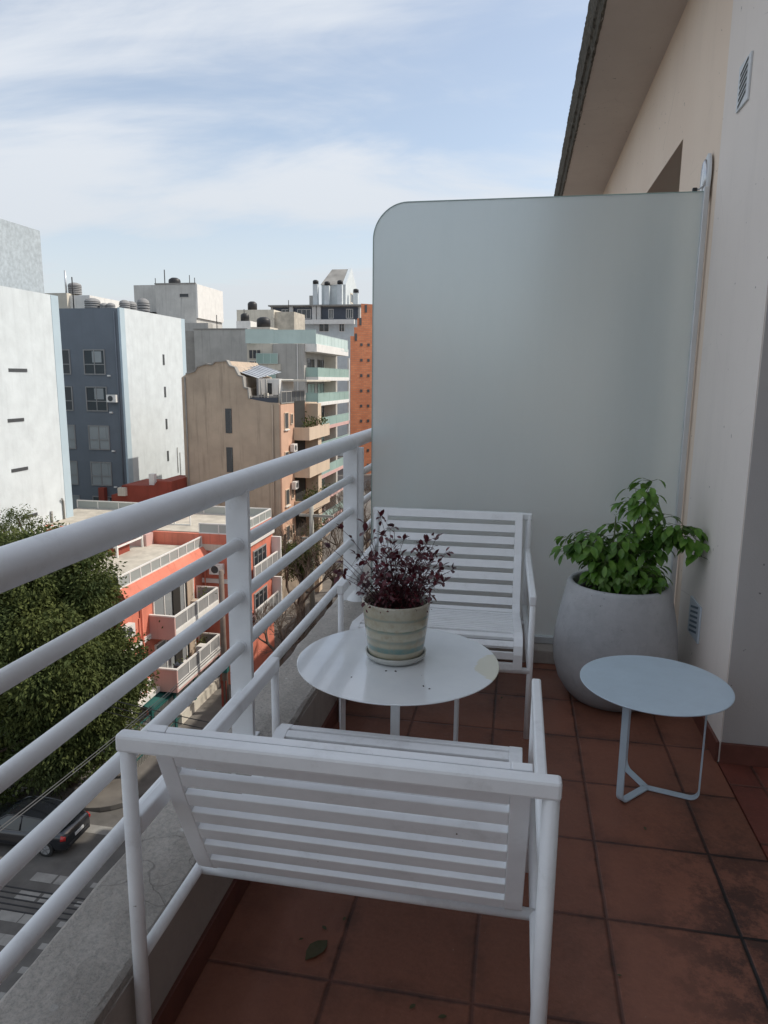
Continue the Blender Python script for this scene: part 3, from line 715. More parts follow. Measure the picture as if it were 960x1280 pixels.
# ------------------------------------------------------------------ concrete planter and pepper plant
QX, QY = .462, 3.17
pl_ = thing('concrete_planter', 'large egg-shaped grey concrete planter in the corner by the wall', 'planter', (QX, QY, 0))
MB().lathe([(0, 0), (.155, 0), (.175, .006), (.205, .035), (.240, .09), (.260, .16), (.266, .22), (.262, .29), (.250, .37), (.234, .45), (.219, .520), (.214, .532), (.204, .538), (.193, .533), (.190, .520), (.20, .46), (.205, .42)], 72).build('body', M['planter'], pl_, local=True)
MB().lathe([(0, .478), (.1, .482), (.198, .47)], 40).build('soil', M['soil'], pl_, local=True)
random.seed(11)
st, lf, lm = MB(), MB(), MB()
def pep(p, tgt, n, r0, leafy, L0, sag=.0, first=.35):
    p = Vector(p); tgt = Vector(tgt); pts = []
    ctrl = p.lerp(tgt, .5)+Vector((0, 0, .06+sag))
    for i in range(n+1):
        t_ = i/n; pts.append(p*(1-t_)**2+ctrl*2*t_*(1-t_)+tgt*t_*t_+rv(.004))
    st.tube(pts, [r0*(1-.7*i/n) for i in range(n+1)], 6, False)
    for i in range(n+1):
        if i/n < first: continue
        for _ in range(leafy+2):
            a = random.uniform(0, 6.283); dv = Vector((math.cos(a), math.sin(a), random.uniform(-.35, .35)))
            q = pts[i]+dv*random.uniform(.02, .05); st.tube([pts[i], q], .0012, 4, False)
            L = L0*random.uniform(.7, 1.45); leaf(lf, q, dv+Vector((0, 0, -.35)), Vector((0, 0, 1))+rv(.35), L, L*random.uniform(.42, .56), random.uniform(.4, 1.7), 4, .3)
B0 = (.03, 0, .45)
pep(B0, (.085, -.02, .93), 10, .005, 3, .060, 0)
pep((.04, 0, .72), (.10, -.03, .985), 7, .003, 2, .055)
pep((.05, 0, .72), (.04, -.02, .95), 6, .003, 2, .055)
pep(B0, (.20, -.03, .80), 9, .004, 3, .062, .05)
pep((.10, 0, .62), (.275, -.05, .80), 8, .003, 3, .062, .06)
pep((.16, -.02, .70), (.30, -.06, .74), 6, .003, 3, .065, .07)
pep((.2, -.03, .74), (.315, -.07, .68), 5, .002, 3, .06, .04)
pep(B0, (.12, .06, .84), 9, .004, 3, .06)
pep(B0, (-.03, .0, .80), 9, .004, 3, .055)
pep((-.04, 0, .45), (-.12, -.01, .745), 9, .004, 3, .052, .04)
pep((-.06, 0, .45), (-.185, -.02, .70), 9, .004, 3, .052, .07)
pep((-.10, 0, .60), (-.235, -.03, .665), 6, .003, 3, .05, .06)
pep((-.02, -.05, .45), (-.08, -.12, .66), 8, .003, 4, .05, .03)
pep((0, -.05, .45), (.06, -.13, .64), 8, .003, 4, .05, .03)
pep((.05, -.05, .45), (.13, -.12, .60), 8, .003, 4, .055, .03, .2)
pep((.0, -.05, .45), (-.02, -.08, .72), 8, .003, 4, .05, .03)
pep((.0, -.02, .45), (.02, -.06, .60), 6, .003, 6, .05, .0, .1)
pep((-.08, -.04, .45), (-.10, -.08, .60), 6, .003, 6, .048, .0, .1)
pep((.08, -.02, .45), (.12, -.04, .62), 6, .003, 6, .05, .0, .1)
for k in range(16):
    a = random.uniform(0, 6.283); q = random.uniform(.05, .19)
    pep((.3*q*math.cos(a), .3*q*math.sin(a), .46), (q*math.cos(a)*1.05, q*math.sin(a), random.uniform(.56, .76)), 6, .0025, 2, .052, .03, .15)
pep((-.05, -.02, .46), (-.21, -.03, .72), 8, .003, 3, .052, .05, .3); pep((-.05, .02, .46), (-.15, .04, .74), 8, .003, 3, .052, .05, .3)
pep((.05, .0, .5), (.22, .0, .74), 8, .003, 3, .055, .05, .3); pep((.1, .0, .6), (.17, .03, .84), 6, .003, 3, .055, .02, .2)
# upright lime-green flower spike
pts = [Vector((-.045+.006*i/8, -.06, .50+.042*i)) for i in range(9)]
st.tube(pts, .003, 6, False)
for i, p in enumerate(pts):
    for _ in range(9 if i > 2 else 4):
        a = random.uniform(0, 6.283); L = .055*(1-i/10)*random.uniform(.4, 1.)
        leaf(lm, p+Vector((0, 0, random.uniform(-.02, .02))), Vector((math.cos(a), math.sin(a), .7)), Vector((0, 0, 1)), max(L, .012), max(L, .012)*.4, .4)
for (x, y, z) in ((-.02, -.17, .60), (.03, -.17, .57), (.09, -.15, .56), (-.08, -.15, .58), (-.12, -.1, .62)):
    for _ in range(6):
        dv = rv(1)+Vector((0, -.4, 0)); L = random.uniform(.035, .055); leaf(lm, Vector((x, y, z))+rv(.025), dv, Vector((0, 0, 1))+rv(.4), L, L*.5, 1.1)
gp = thing('pepper_plant', 'leafy green pepper plant with drooping leaves growing in the concrete planter', 'plant', (QX, QY, 0))
st.build('stems', M['stem_green'], gp, local=True); lf.build('leaves', M['leaf_green'], gp, local=True); lm.build('young_leaves', M['leaf_lime'], gp, local=True)

# dark crumbs on the round table
random.seed(8)
for cx_, cy_, q_ in ((-.47, 2.01, .003), (-.345, 2.082, .004), (-.375, 2.078, .004), (-.245, 1.99, .004), (-.225, 1.975, .0035)):
    m = MB(); m.lathe([(0, 0), (q_*.9, 0), (q_, q_*.3), (q_*.5, q_*.6), (0, q_*.65)], 7)
    o = m.build('soil_crumb', M['soil'], None); o.location = (cx_, cy_, .5002); o.scale = (1, .6, 1); o.rotation_euler.z = random.uniform(0, 3)
    tag(o, 'small dark soil crumb lying on the white round tabletop', 'crumb', 'soil crumbs on the round table')

# dead leaves and bits on the tiles
random.seed(4)
def fallen(x, y, L, rz, label, grp=None):
    m = MB(); leaf(m, (0, 0, .004), Vector((math.cos(rz), math.sin(rz), .12)), Vector((0, 0, 1)), L, L*.5, .25, 4, .18)
    o = m.build('fallen_leaf', M['leaf_dead'], None); o.location = (x, y, 0); tag(o, label, 'leaf', grp)
fallen(-.455, 1.455, .085, R(65), 'large curled green leaf lying on the terracotta tiles behind the front armchair')
SM = 'small dry leaf scraps on the terracotta floor'
for x, y, L in ((-.395, 1.60, .016), (-.49, 1.515, .013), (-.43, 1.56, .02), (-.185, 1.37, .02), (-.12, 1.36, .022), (-.37, 1.72, .018), (.06, 2.2, .012), (.45, 2.18, .018), (-.02, 3.05, .02), (.03, 1.9, .012), (.30, 1.56, .012), (.12, 2.8, .018)):
    fallen(x, y, L, random.uniform(0, 6), 'tiny brown dry leaf scrap on the terracotta tiles', SM)

# ------------------------------------------------------------------ city: façade helpers
def fbox(face, c, a0, a1, d0, d1, z0, z1):
    """box on a façade. face 'S' looks to -y at y=c, 'E' looks to +x at x=c; d = distance in front of the wall"""
    return (a0, a1, c-d1, c-d0, z0, z1) if face == 'S' else (c+d0, c+d1, a0, a1, z0, z1)
def window(par, face, c, a0, a1, z0, z1, fr='white_paint', pn='pane', mull=1, tran=None, sill=True, f=.06):
    m = MB()
    for q in ((a0, a0+f, z0, z1), (a1-f, a1, z0, z1), (a0+f, a1-f, z0, z0+f), (a0+f, a1-f, z1-f, z1)): m.box(*fbox(face, c, q[0], q[1], .004, .07, q[2], q[3]))
    for k in range(mull):
        x = a0+(a1-a0)*(k+1)/(mull+1); m.box(*fbox(face, c, x-f*.4, x+f*.4, .004, .065, z0+f, z1-f))
    if tran: m.box(*fbox(face, c, a0+f, a1-f, .004, .062, tran-f*.4, tran+f*.4))
    w_ = m.build('window', M[fr], par)
    MB().box(*fbox(face, c, a0+f*.5, a1-f*.5, .003, .02, z0+f*.5, z1-f*.5)).build('pane', M[pn], w_)
    if sill: MB().box(*fbox(face, c, a0-.08, a1+.08, .002, .14, z0-.08, z0-.002)).build('sill', M['white_paint'], w_)
    return w_
def railing(par, name, mat, gl, p0, p1, z0, h, n, th=.06, glass=True):
    """white framed balustrade with panels between two plan points"""
    p0, p1 = Vector((*p0, 0)), Vector((*p1, 0)); d = (p1-p0); L = d.length; d.normalize(); ang = math.atan2(d.y, d.x)
    MT = Matrix.Translation(p0) @ Matrix.Rotation(ang, 4, 'Z')
    m = MB(); m.box(0, L, -th/2, th/2, z0+h-th, z0+h, MT); m.box(0, L, -th/2, th/2, z0, z0+th, MT)
    for k in range(n+1): m.box(L*k/n-th/2, L*k/n+th/2, -th*.55, th*.55, z0+.001, z0+h-.001, MT)
    r_ = m.build(name, M[mat], par)
    if glass:
        g = MB(); g.box(.02, L-.02, -.012, .012, z0+th, z0+h-th, MT); g.build('pane', M[gl], r_)
    return r_
def tank(par, x, y, z, r=.6, h=1., n=14):
    MB().lathe([(0, 0), (r, 0), (r, h*.7), (r*.9, h*.85), (r*.5, h), (0, h*1.02)], n, (x, y, z)).build('water_tank', M['tank'], par)
def cowl(par, x, y, z, r=.42, h=1.15):
    m = MB(); 
    for k in range(5): m.lathe([(r*.8, h*.15*k), (r, h*.15*k+.02), (r, h*.15*k+h*.10), (r*.8, h*.15*k+h*.15)], 16, (x, y, z))
    m.lathe([(r, h*.75), (r*.85, h*.9), (r*.4, h), (0, h*1.02)], 16, (x, y, z))
    m.build('roof_ventilator', M['mid_grey'], par)

# --- white side-wall building at far left
b = thing('white_building', 'tall white blank-walled building at the left edge with narrow dark slits', 'building', (-33, 36, ZS))
box('wall', M['white_wall'], b, -60, -27.4, 26.5, 39.3, ZS, 6.08)
box('corner_band', M['white_band'], b, -60, -27.38, 39.3, 40.0, ZS, 6.08)
for y0, y1, z in ((35.2, 36.7, 1.72), (34.8, 36.1, -1.0), (34.75, 36.1, -3.75), (35.2, 36.6, -6.5)):
    box('slit_window', M['shutter'], b, -27.42, -27.37, y0, y1, z-.13, z+.05)
b = thing('tiled_tower', 'higher grey tiled tower block rising behind the white building', 'building', (-50, 52, ZS))
box('wall', M['tower_wall'], b, -66, -42.4, 44, 60, ZS, 14.0)
railing(b, 'roof_railing', 'white_paint', 'pane', (-48, 56), (-45.5, 56), 14., .8, 4, .05, False)

# --- dark blue-fronted building
b = thing('blue_building', 'slate-blue fronted apartment block with a white side wall and roof ventilators', 'building', (-36, 57, ZS))
box('wall', M['blue_wall'], b, -48, -30.62, 52, 63, ZS, 6.55)
box('side_wall', M['white_wall'], b, -30.62, -30.45, 52.7, 62.3, ZS, 6.6)
box('corner_band', M['white_band'], b, -30.62, -30.45, 52.0, 52.7, ZS, 6.6); box('corner_band', M['white_band'], b, -30.62, -30.45, 62.3, 63, ZS, 6.6)
for i, z in enumerate((1.5, -1.35, -4.4, -7.3, -10.1)):
    pn = ('pane', 'pane', 'pane_lt', 'pane_lt', 'pane')[i]
    w_ = window(b, 'S', 52, -33.75, -31.9, z, z+1.95, 'mid_grey', pn, 1, z+.8, False, .09)
    MB().box(*fbox('S', 52, -33.0, -32.2, .022, .04, z+.95, z+1.8)).build('blind', M['pane_lt'], w_)
    window(b, 'S', 52, -36.4, -34.9, z, z+1.95, 'mid_grey', 'shutter' if i < 2 else 'pane_lt', 1, z+.8, False, .09)
    MB().box(*fbox('S', 52, -31.75, -31.5, .002, .12, z-.12, z)).build('drain_outlet', M['white_paint'], b)
for z in (2.85, .1, -2.68, -5.5): box('slit_window', M['shutter'], b, -30.46, -30.42, 58.5, 58.8, z-.45, z+.45)
for x, r in ((-35.2, .65), (-34.15, .36), (-33.55, .36)): cowl(b, x, 56, 6.55, r, 1.2 if r > .5 else .8)
for y, r in ((57.2, .45), (58.2, .5), (60.3, .55)): cowl(b, -33, y, 6.55, r, 1.15 if y < 60 else 1.6)
MB().tube([(-37.6, 57, 6.5), (-37.6, 57, 9.6)], .05, 6).build('antenna', M['cable'], b); box('flue', M['red_roof'], b, -32.9, -32.4, 51.5, 51.95, -9.5, -7.4)
b = thing('rear_white_building', 'small white rooftop block with a flue behind the blue building', 'building', (-49, 74, ZS))
box('wall', M['cream'], b, -56, -46.9, 70, 78, ZS, 9.9); box('side_wall', M['white_paint'], b, -46.89, -44.6, 70.5, 78, ZS, 9.7)
cowl(b, -46.9, 71.5, 9.9, .7, 1.2); MB().tube([(-47.6, 71, 9.9), (-47.6, 71, 12.3)], [.1, .1], 8).build('flue', M['alu'], b)

# --- pale block with water tank (left of centre)
b = thing('pale_tower', 'pale grey tower block with a black water tank and bright side wall', 'building', (-55, 116, ZS))
box('wall', M['lt_grey'], b, -61.7, -57.6, 110, 122, ZS, 15.8)
box('wall', M['lt_grey'], b, -56.9, -50.2, 108, 118, ZS, 15.6); box('side_wall', M['white_paint'], b, -50.18, -49.9, 108, 117.9, 10.5, 15.6)  # white sheet on the east side puts its sunlit brightness into the colour
box('wall', M['lt_grey'], b, -57.6, -56.9, 112, 120, ZS, 15.0)
box('lower_wall', M['grey_wall'], b, -58, -47.5, 106.2, 107.9, ZS, 9.6)
tank(b, -55.6, 112, 15.6, .95, 1.5)
MB().tube([(-57.3, 112, 15.), (-57.3, 112, 18.4)], .08, 6).build('antenna', M['cable'], b)
box('roof_duct', M['dark_gap'], b, -59.4, -56.9, 107.5, 109.5, 10.6, 11.4)
window(b, 'S', 108, -52.9, -51.3, 13.6, 14.2, 'lt_grey', 'shutter', 0, None, False)
b = thing('stepped_grey_building', 'mid grey stepped building with roof tanks below the pale tower', 'building', (-41, 97, ZS))
box('wall', M['grey_wall'], b, -44.6, -36.9, 95, 104, ZS, 7.85); box('stair_tower', M['slab'], b, -46.2, -44.62, 95.4, 103, ZS, 7.7)
box('upper_wall', M['cream'], b, -42, -36.2, 104.2, 110, ZS, 11.3); box('upper_wall', M['roof_tile'], b, -36.18, -33.2, 104.6, 110, ZS, 11.0)
box('roof_house', M['white_paint'], b, -39.6, -37.5, 98, 101, 7.85, 9.2); tank(b, -40, 105.5, 11.3, .7, 1.3); tank(b, -38.6, 98.8, 9.2, .6, 1.1); tank(b, -35.2, 97.0, 8.2, .95, 1.4)
box('tank_base', M['cream'], b, -36.6, -33.8, 95.6, 99, ZS, 8.2)

# --- tan building with slit windows
b = thing('tan_building', 'tan rendered apartment building with streaked blank gable and two slit windows', 'building', (-21, 53, ZS))
pts = [(-24.6, ZS), (-17.1, ZS), (-17.1, -.38), (-17.9, -.36), (-19.35, -.12), (-19.42, .62), (-19.72, .66), (-19.80, 1.45), (-20.12, 1.52), (-20.42, 2.10), (-20.80, 2.22), (-21.0, 2.58), (-21.9, 2.50), (-22.15, 2.28), (-22.6, 2.34), (-23.3, 2.12), (-23.5, 1.80), (-24.2, 1.62), (-24.6, 1.35)]
MB().prism(pts, 50, 56.2, 'y').build('wall', M['tan'], b)
box('side_wall', M['peach'], b, -17.1, -16.98, 50.02, 53.0, -10.2, -.5); box('side_wall', M['peach'], b, -17.1, -16.985, 53.0, 56.2, -13, -.5)
for z0, z1 in ((-2.65, -.85), (-5.55, -3.7), (-8.5, -6.7)):
    w_ = MB().box(*fbox('S', 50, -21.25, -20.75, .002, .03, z0, z1)).build('slit_window', M['shutter'], b)
    MB().box(*fbox('S', 50, -20.87, -20.77, .031, .05, z0+.05, z1-.05)).build('glazing', M['pane'], w_)
cap = [p_ for p_ in pts[4:-1]]
m = MB()
for p0, p1 in zip(cap[:-1], cap[1:]):
    v0, v1 = Vector((p0[0], 49.93, p0[1])), Vector((p1[0], 49.93, p1[1]))
    m.strip([v0+Vector((0, .2, .02)), v1+Vector((0, .2, .02))], (0, 1, 0), .5, .09)
m.build('gable_coping', M['slab'], b)
m = MB(); m.add([(-20.7, 50.6, 1.9), (-18.9, 50.6, 1.35), (-18.9, 56, 1.85), (-20.7, 56, 2.4)], [(0, 1, 2, 3)])
for k in range(9): m.tube([(-20.7, 50.6+.65*k, 1.93+.06*k), (-18.9, 50.6+.65*k, 1.38+.06*k)], .04, 4)
m.build('zinc_roof', M['corr'], b)
box('roof_shelter', M['mid_grey'], b, -19.0, -18.85, 50.6, 56, -.2, 1.35)
for k in range(6): box('roof_crate', M[('slab', 'navy', 'cream', 'mid_grey', 'slab', 'white_paint')[k]], b, -19.2+.33*k, -18.95+.33*k, 50.6+.1*k, 51+.1*k, -.35, .05+.12*(k % 3))
box('roof_curb', M['navy'], b, -19.35, -17.2, 50.05, 50.3, -.38, -.02)
box('roof_house', M['white_paint'], b, -19.3, -17.9, 52.5, 56, -.2, 1.3); window(b, 'S', 52.5, -19.1, -18.5, .2, 1.0, 'dark_gap', 'shutter', 0, None, False)
MB().tube([(-17.15, 50.1, -.4), (-17.15, 50.1, .9)], .05, 6).build('roof_post', M['slab'], b)
MB().tube([(-18.1, 50.15, -.3), (-18.1, 50.15, 1.3)], .09, 6).build('roof_post', M['slab'], b); MB().tube([(-18.5, 50.15, -.3), (-18.5, 50.15, 1.2)], .07, 6).build('roof_post', M['slab'], b)
box('canopy', M['cream'], b, -19.3, -15.9, 53, 60, 1.15, 1.27)
railing(b, 'roof_railing', 'slab', 'shutter', (-17.0, 50.2), (-17.0, 55.9), -.45, .9, 5, .07); railing(b, 'roof_railing', 'slab', 'shutter', (-19.3, 50.1), (-17.1, 50.1), -.35, .45, 4, .05, False)
for i, z in enumerate((-2.35, -5.25, -8.1, -10.9)):
    window(b, 'E', -16.98, 50.7, 51.6, z, z+1.25, 'peach2', 'shutter', 0, None, True); window(b, 'E', -16.98, 52.15, 52.7, z+.3, z+1.1, 'peach2', 'shutter', 0, None, False)
    # flat dark panel painted as the terrace bay's shade, then projecting balcony
    MB().box(*fbox('E', -16.98, 53.2, 55.9, .004, .04, z-.3, z+2.0)).build('recess_shade', M['dark_gap'], b)
    MB().box(-16.96, -15.7, 52.9, 58.9, z-.95, z-.80).build('balcony_slab', M['peach2'], b)
    p_ = MB().box(-15.82, -15.7, 52.9, 58.9, z-.80, z+.02).build('balcony_parapet', M['peach2'], b)
    MB().box(-16.96, -15.82, 52.9, 53.0, z-.80, z+.02).build('parapet_end', M['peach2'], p_)
    for k in range(4):
        m = MB(); c0 = Vector((-16.2+.1*k, 53.8+1.3*k, z+.1))
        for _ in range(70): leaf(m, c0+Vector((random.gauss(0, .18), random.gauss(0, .35), abs(random.gauss(0, .3)))), rv(1), rv(1), .22, .12, .3, 2)
        m.build('potted_shrub', M['leaf_tree'], b)
box('side_wall', M['peach2'], b, -17.1, -15.95, 56.2, 57.2, ZS, -.6)
box('rear_wall', M['peach2'], b, -24.6, -17.1, 56.2, 60, ZS, -.6)

# --- grey building with green glass balconies
b = thing('glass_balcony_building', 'grey apartment building with green glass balconies and a glazed roof terrace', 'building', (-25, 83, ZS))
box('wall', M['grey_wall'], b, -29.5, -23.2, 76.2, 91, ZS, 5.05); box('side_wall', M['cream'], b, -29.4, -26.5, 75.6, 76.18, ZS, 5.0)
box('stair_wall', M['grey_wall'], b, -26.4, -22.9, 75.4, 76.19, ZS, 5.0)
railing(b, 'terrace_glass', 'pale_glass', 'pale_glass', (-29.4, 75.3), (-26.4, 75.8), 5.05, 1.5, 4, .05); railing(b, 'terrace_glass', 'pale_glass', 'pale_glass', (-26.4, 75.8), (-21.7, 75.8), 5.05, 1.45, 9, .05)
railing(b, 'terrace_glass', 'pale_glass', 'pale_glass', (-21.7, 75.8), (-21.6, 90), 4.7, 1.4, 9, .05)
box('terrace_parapet', M['white_paint'], b, -23.2, -21.6, 75.8, 90.4, 4.2, 5.03)
for i in range(7):
    z = 1.65-2.72*i
    s_ = 'balcony_slab'; col = 'white_paint' if i < 2 else 'pink'
    y0 = 76.0 if i < 2 else 71.0
    MB().box(-23.2, -21.5, y0, 90.6, z-.5, z-.1).build(s_, M[col], b)
    r_ = railing(b, 'glass_balustrade', 'green_glass', 'green_glass', (-21.55, y0), (-21.55, 90.5), z-.1, 1.0, 6, .05)
    railing(b, 'glass_balustrade', 'green_glass', 'green_glass', (-24.6, y0), (-21.6, y0), z-.1, 1.0, 3, .05)
    for y in (77.5, 81.5, 85.5):
        window(b, 'E', -23.2, y, y+2.8, z, z+1.9, 'mid_grey', 'pane' if (i+int(y)) % 2 else 'green_glass', 1, None, False)
    MB().box(-23.0, -21.6, 84.0, 84.15, z-.1, z+2.2).build('partition', M['cream'], b)
    MB().box(-21.7, -21.5, 90.3, 90.6, z-.1, z+2.3).build('column', M['white_paint'], b)
for i, (z, y, x0, x1) in enumerate(((-1.9, 74.5, -27.5, -24.5), (.9, 75.0, -28.8, -26.0), (2.9, 75.2, -28.2, -25.8))):
    railing(b, 'roof_terrace_glass', 'pale_glass', 'green_glass', (x0, y), (x1, y), z, 1.1, 3, .05)
    box('roof_terrace', M['cream'], b, x0, x1+.3, y+.1, 75.6, z-.7, z+.0)
window(b, 'S', 75.6, -29.2, -27.9, 1.6, 3.2, 'white_paint', 'pane', 1, None, False)
window(b, 'S', 75.6, -29.2, -27.8, 3.4, 4.4, 'cream', 'shutter', 2, None, False)

# --- brick tower, turned a little towards the sun
b = thing('brick_tower', 'tall orange brick tower with rows of small square windows beside the screen', 'building', (-30.7, 130, ZS))
off = ZS
steps = [(0, 9.0), (.6, 9.0), (.6, 10.6), (1.1, 10.6), (1.1, 12.2), (1.7, 12.2), (1.7, 14.8), (30, 14.8), (30, ZS), (0, ZS)]
th = R(38); bk = Vector((-.5, 14, 0)); bk = Matrix.Rotation(-th, 3, 'Z') @ bk
fr = [Vector((min(p*1.25, 7.5), 0, q-off)) for p, q in steps][::-1]; nn_ = len(fr)
MB().add(fr+[v+bk for v in fr], [tuple(range(nn_)), tuple(range(2*nn_-1, nn_-1, -1))]+[(i, i+nn_, (i+1) % nn_+nn_, (i+1) % nn_) for i in range(nn_)]).build('wall', M['brick'], b, local=True)
for r_ in range(9):
    z = 7.3-2.78*r_-off
    for x in (2.0, 3.45): MB().box(x, x+.46, -.05, -.003, z, z+.5).build('window', M['shutter'], b, local=True)
for x, z in ((.9, 8.2), (1.8, 11), (2.9, 13.3)): MB().box(x, x+.42, -.06, -.003, z-off, z+1.3-off).build('tall_window', M['shutter'], b, local=True)
b.rotation_euler.z = th

# --- far dark-clad block with white gabled tower
b = thing('gabled_tower_building', 'distant dark-clad block topped by a white gabled tower with black tanks', 'building', (-47, 165, ZS))
box('wall', M['white_wall'], b, -57, -36, 162, 175, ZS, 14.4); box('cladding', M['navy'], b, -56.4, -36.5, 161.8, 161.98, 14.5, 17.2)
box('upper_wall', M['lt_grey'], b, -57, -36, 162, 172, 14.4, 17.5); box('roof_slab', M['slab'], b, -57.3, -35.6, 161, 174, 17.4, 17.7)
for x in (-52.4, -47.0, -45.9): box('pier', M['lt_grey'], b, x, x+.9, 161.3, 161.8, 14.2, 17.4)
for x, w0 in ((-54.3, 2.6), (-50.6, 3.2), (-43.3, 1.2), (-39.2, 1.6)): window(b, 'S', 161.8, x, x+w0, 14.7, 16.8, 'lt_grey', 'pane', 2, None, False, .12)
for x, w0 in ((-51.5, 2.2), (-45.6, 2.4), (-40.9, 1.3)): window(b, 'S', 162, x, x+w0, 11.8, 13.6, 'white_paint', 'pane', 1, None, False, .12)
box('terrace_parapet', M['white_paint'], b, -54, -37, 160.2, 161, 13.4, 14.4)
box('gable_base', M['white_wall'], b, -45.2, -39.6, 163, 175, 17.7, 22.2)
MB().prism([(163, 22.2), (175, 22.2), (169, 26.6)], -40.4, -39.6, 'x').build('gable', M['white_wall'], b)
MB().add([(-45.4, 162.8, 22.2), (-40.41, 162.8, 22.2), (-40.41, 169, 26.4), (-44.3, 169, 26.4)], [(0, 1, 2, 3)]).build('gable_roof', M['slab'], b)
MB().add([(-45.4, 162.8, 22.2), (-44.3, 169, 26.4), (-45.4, 175, 22.2)], [(0, 1, 2)]).build('gable_roof', M['slab'], b)
window(b, 'E', -39.6, 167.5, 170.5, 18.6, 21, 'cream', 'pane', 0, None, False, .3)
for x, y, h_ in ((-46.4, 162.4, 4.6), (-43.6, 162, 4.2), (-40.6, 161.9, 4.4), (-37.9, 166, 3.0)):
    box('chimney_stack', M['white_wall'], b, x-.55, x+.55, y-.5, y+.5, 17.7, 17.7+h_); tank(b, x, y, 17.7+h_, .66, .9)
box('chimney', M['grey_wall'], b, -48.1, -47.1, 163, 165, 17.7, 19.9)

# --- coral corner house with white terrace railings
b = thing('coral_house', 'coral-red house with white railed roof terrace and pink balconies beyond the big tree', 'building', (-22, 32, ZS))
ZR = -8.1
box('wall', M['coral'], b, -30, -17.5, 28.3, 37.18, ZS+2.4, ZR-.02); box('ground_floor', M['mid_grey'], b, -30, -17.52, 28.32, 37.16, ZS, ZS+2.4)
box('roof_deck', M['roof_tile'], b, -29.8, -17.7, 28.5, 37, ZR-.02, ZR+.04)
MB().prism([(-17.5, -8.62), (-16.95, -8.62), (-17.35, -8.10), (-17.5, -8.10)], 28.3, 37.16, 'y').build('parapet', M['coral'], b)
box('cornice', M['white_paint'], b, -17.5, -16.85, 28.3, 33.4, -8.80, -8.63); box('cornice', M['white_paint'], b, -17.5, -17.0, 36.4, 37.1, -8.80, -8.63)
railing(b, 'terrace_railing', 'white_paint', 'cloudy_glass', (-17.45, 28.4), (-17.45, 37.1), ZR, .62, 9, .07)
railing(b, 'terrace_railing', 'white_paint', 'cloudy_glass', (-29.8, 28.4), (-17.45, 28.4), ZR, .62, 9, .07)
box('string_course', M['white_paint'], b, -17.5, -17.42, 28.3, 31.0, -11.35, -11.1); box('string_course', M['white_paint'], b, -17.5, -17.4, 28.3, 31.0, -13.7, -13.35)
for z, pm in ((-11.25, 'pink'), (-14.0, 'pink')):
    MB().box(-17.5, -16.15, 31.0, 36.3, z-.12, z).build('balcony_slab', M[pm], b)
    e_ = MB().box(-17.49, -16.15, 31.0, 31.12, z, z+1.05).build('balcony_parapet', M[pm], b)
    MB().box(-17.49, -16.12, 30.98, 31.14, z+1.05, z+1.12).build('coping', M['white_paint'], e_)
    MB().box(-16.27, -16.15, 31.12, 36.3, z, z+.32).build('balcony_parapet', M['white_paint'], b)
    railing(b, 'balcony_railing', 'white_paint', 'mid_grey', (-16.2, 31.1), (-16.2, 36.25), z+.30, .80, 4, .08)
    railing(b, 'balcony_railing', 'white_paint', 'mid_grey', (-17.4, 36.25), (-16.2, 36.25), z, 1.1, 1, .08)
    window(b, 'E', -17.5, 31.4, 35.9, z+.02, z+2.15, 'white_paint', 'pane_lt', 3, None, False, .08)
    MB().box(*fbox('E', -17.5, 33.4, 34.2, .072, .09, z+.05, z+2.1)).build('open_door', M['dark_gap'], b)
    MB().box(*fbox('E', -17.5, 35.0, 35.7, .072, .12, z+.05, z+2.1)).build('curtain', M['tan'], b)
random.seed(15)
for (x_, y_, z_, q_) in ((-16.7, 35.6, -11.2, .35), (-16.9, 31.6, -11.2, .25), (-16.7, 32.5, -13.95, .3), (-17.0, 35.8, -13.95, .4)):
    m = MB()
    for _ in range(90): leaf(m, Vector((x_+random.gauss(0, .16), y_+random.gauss(0, .22), z_+.35+abs(random.gauss(0, q_)))), rv(1), rv(1), .16, .09, .3, 2)
    m.build('potted_shrub', M['leaf_tree'], b)
for (y_, z_, c_) in ((34.4, -11.2, 'tan'), (32.2, -13.95, 'navy'), (34.9, -13.95, 'white_paint')): MB().box(-16.95, -16.6, y_, y_+.5, z_, z_+.75).build('stored_box', M[c_], b)
box('awning_band', M['white_paint'], b, -17.5, -17.1, 28.3, 33.5, -14.1, -13.85)
MB().prism([(-17.5, -14.1), (-16.7, -14.35), (-16.7, -14.5), (-17.5, -14.25)], 29.5, 33.4, 'y').build('awning', M['teal'], b)
for y in (28.9, 30.0): MB().box(*fbox('E', -17.5, y, y+.12, .002, .05, -10.9, -10.0)).build('downpipe', M['coral'], b)
for y0, mat_ in ((33.9, 'teal'), (35.6, 'cream')): MB().box(*fbox('E', -17.5, y0, y0+.9, .002, .08, ZS+.1, ZS+2.1)).build('ground_door', M[mat_], b)
# roof furniture (white pergola frames, low walls)
for x0, x1, y0, y1 in ((-22.6, -20.6, 33.6, 36.2), (-25.5, -23.6, 33.2, 35.8)):
    m = MB()
    for x in (x0, x1):
        for y in (y0, y1): m.box(x-.05, x+.05, y-.05, y+.05, ZR, ZR+1.15)
    for z in (.55, 1.1):
        m.box(x0, x1, y0-.04, y0+.04, ZR+z, ZR+z+.08); m.box(x0, x1, y1-.04, y1+.04, ZR+z, ZR+z+.08); m.box(x0-.04, x0+.04, y0, y1, ZR+z+.002, ZR+z+.082); m.box(x1-.04, x1+.04, y0, y1, ZR+z+.002, ZR+z+.082)
    m.build('roof_frame', M['white_paint'], b)
box('skylight', M['pink'], b, -23.4, -20.4, 36.3, 37.1, ZR, ZR+.7); box('roof_hatch', M['red_roof'], b, -21.4, -20.8, 34, 35.2, ZR+.04, ZR+.6)

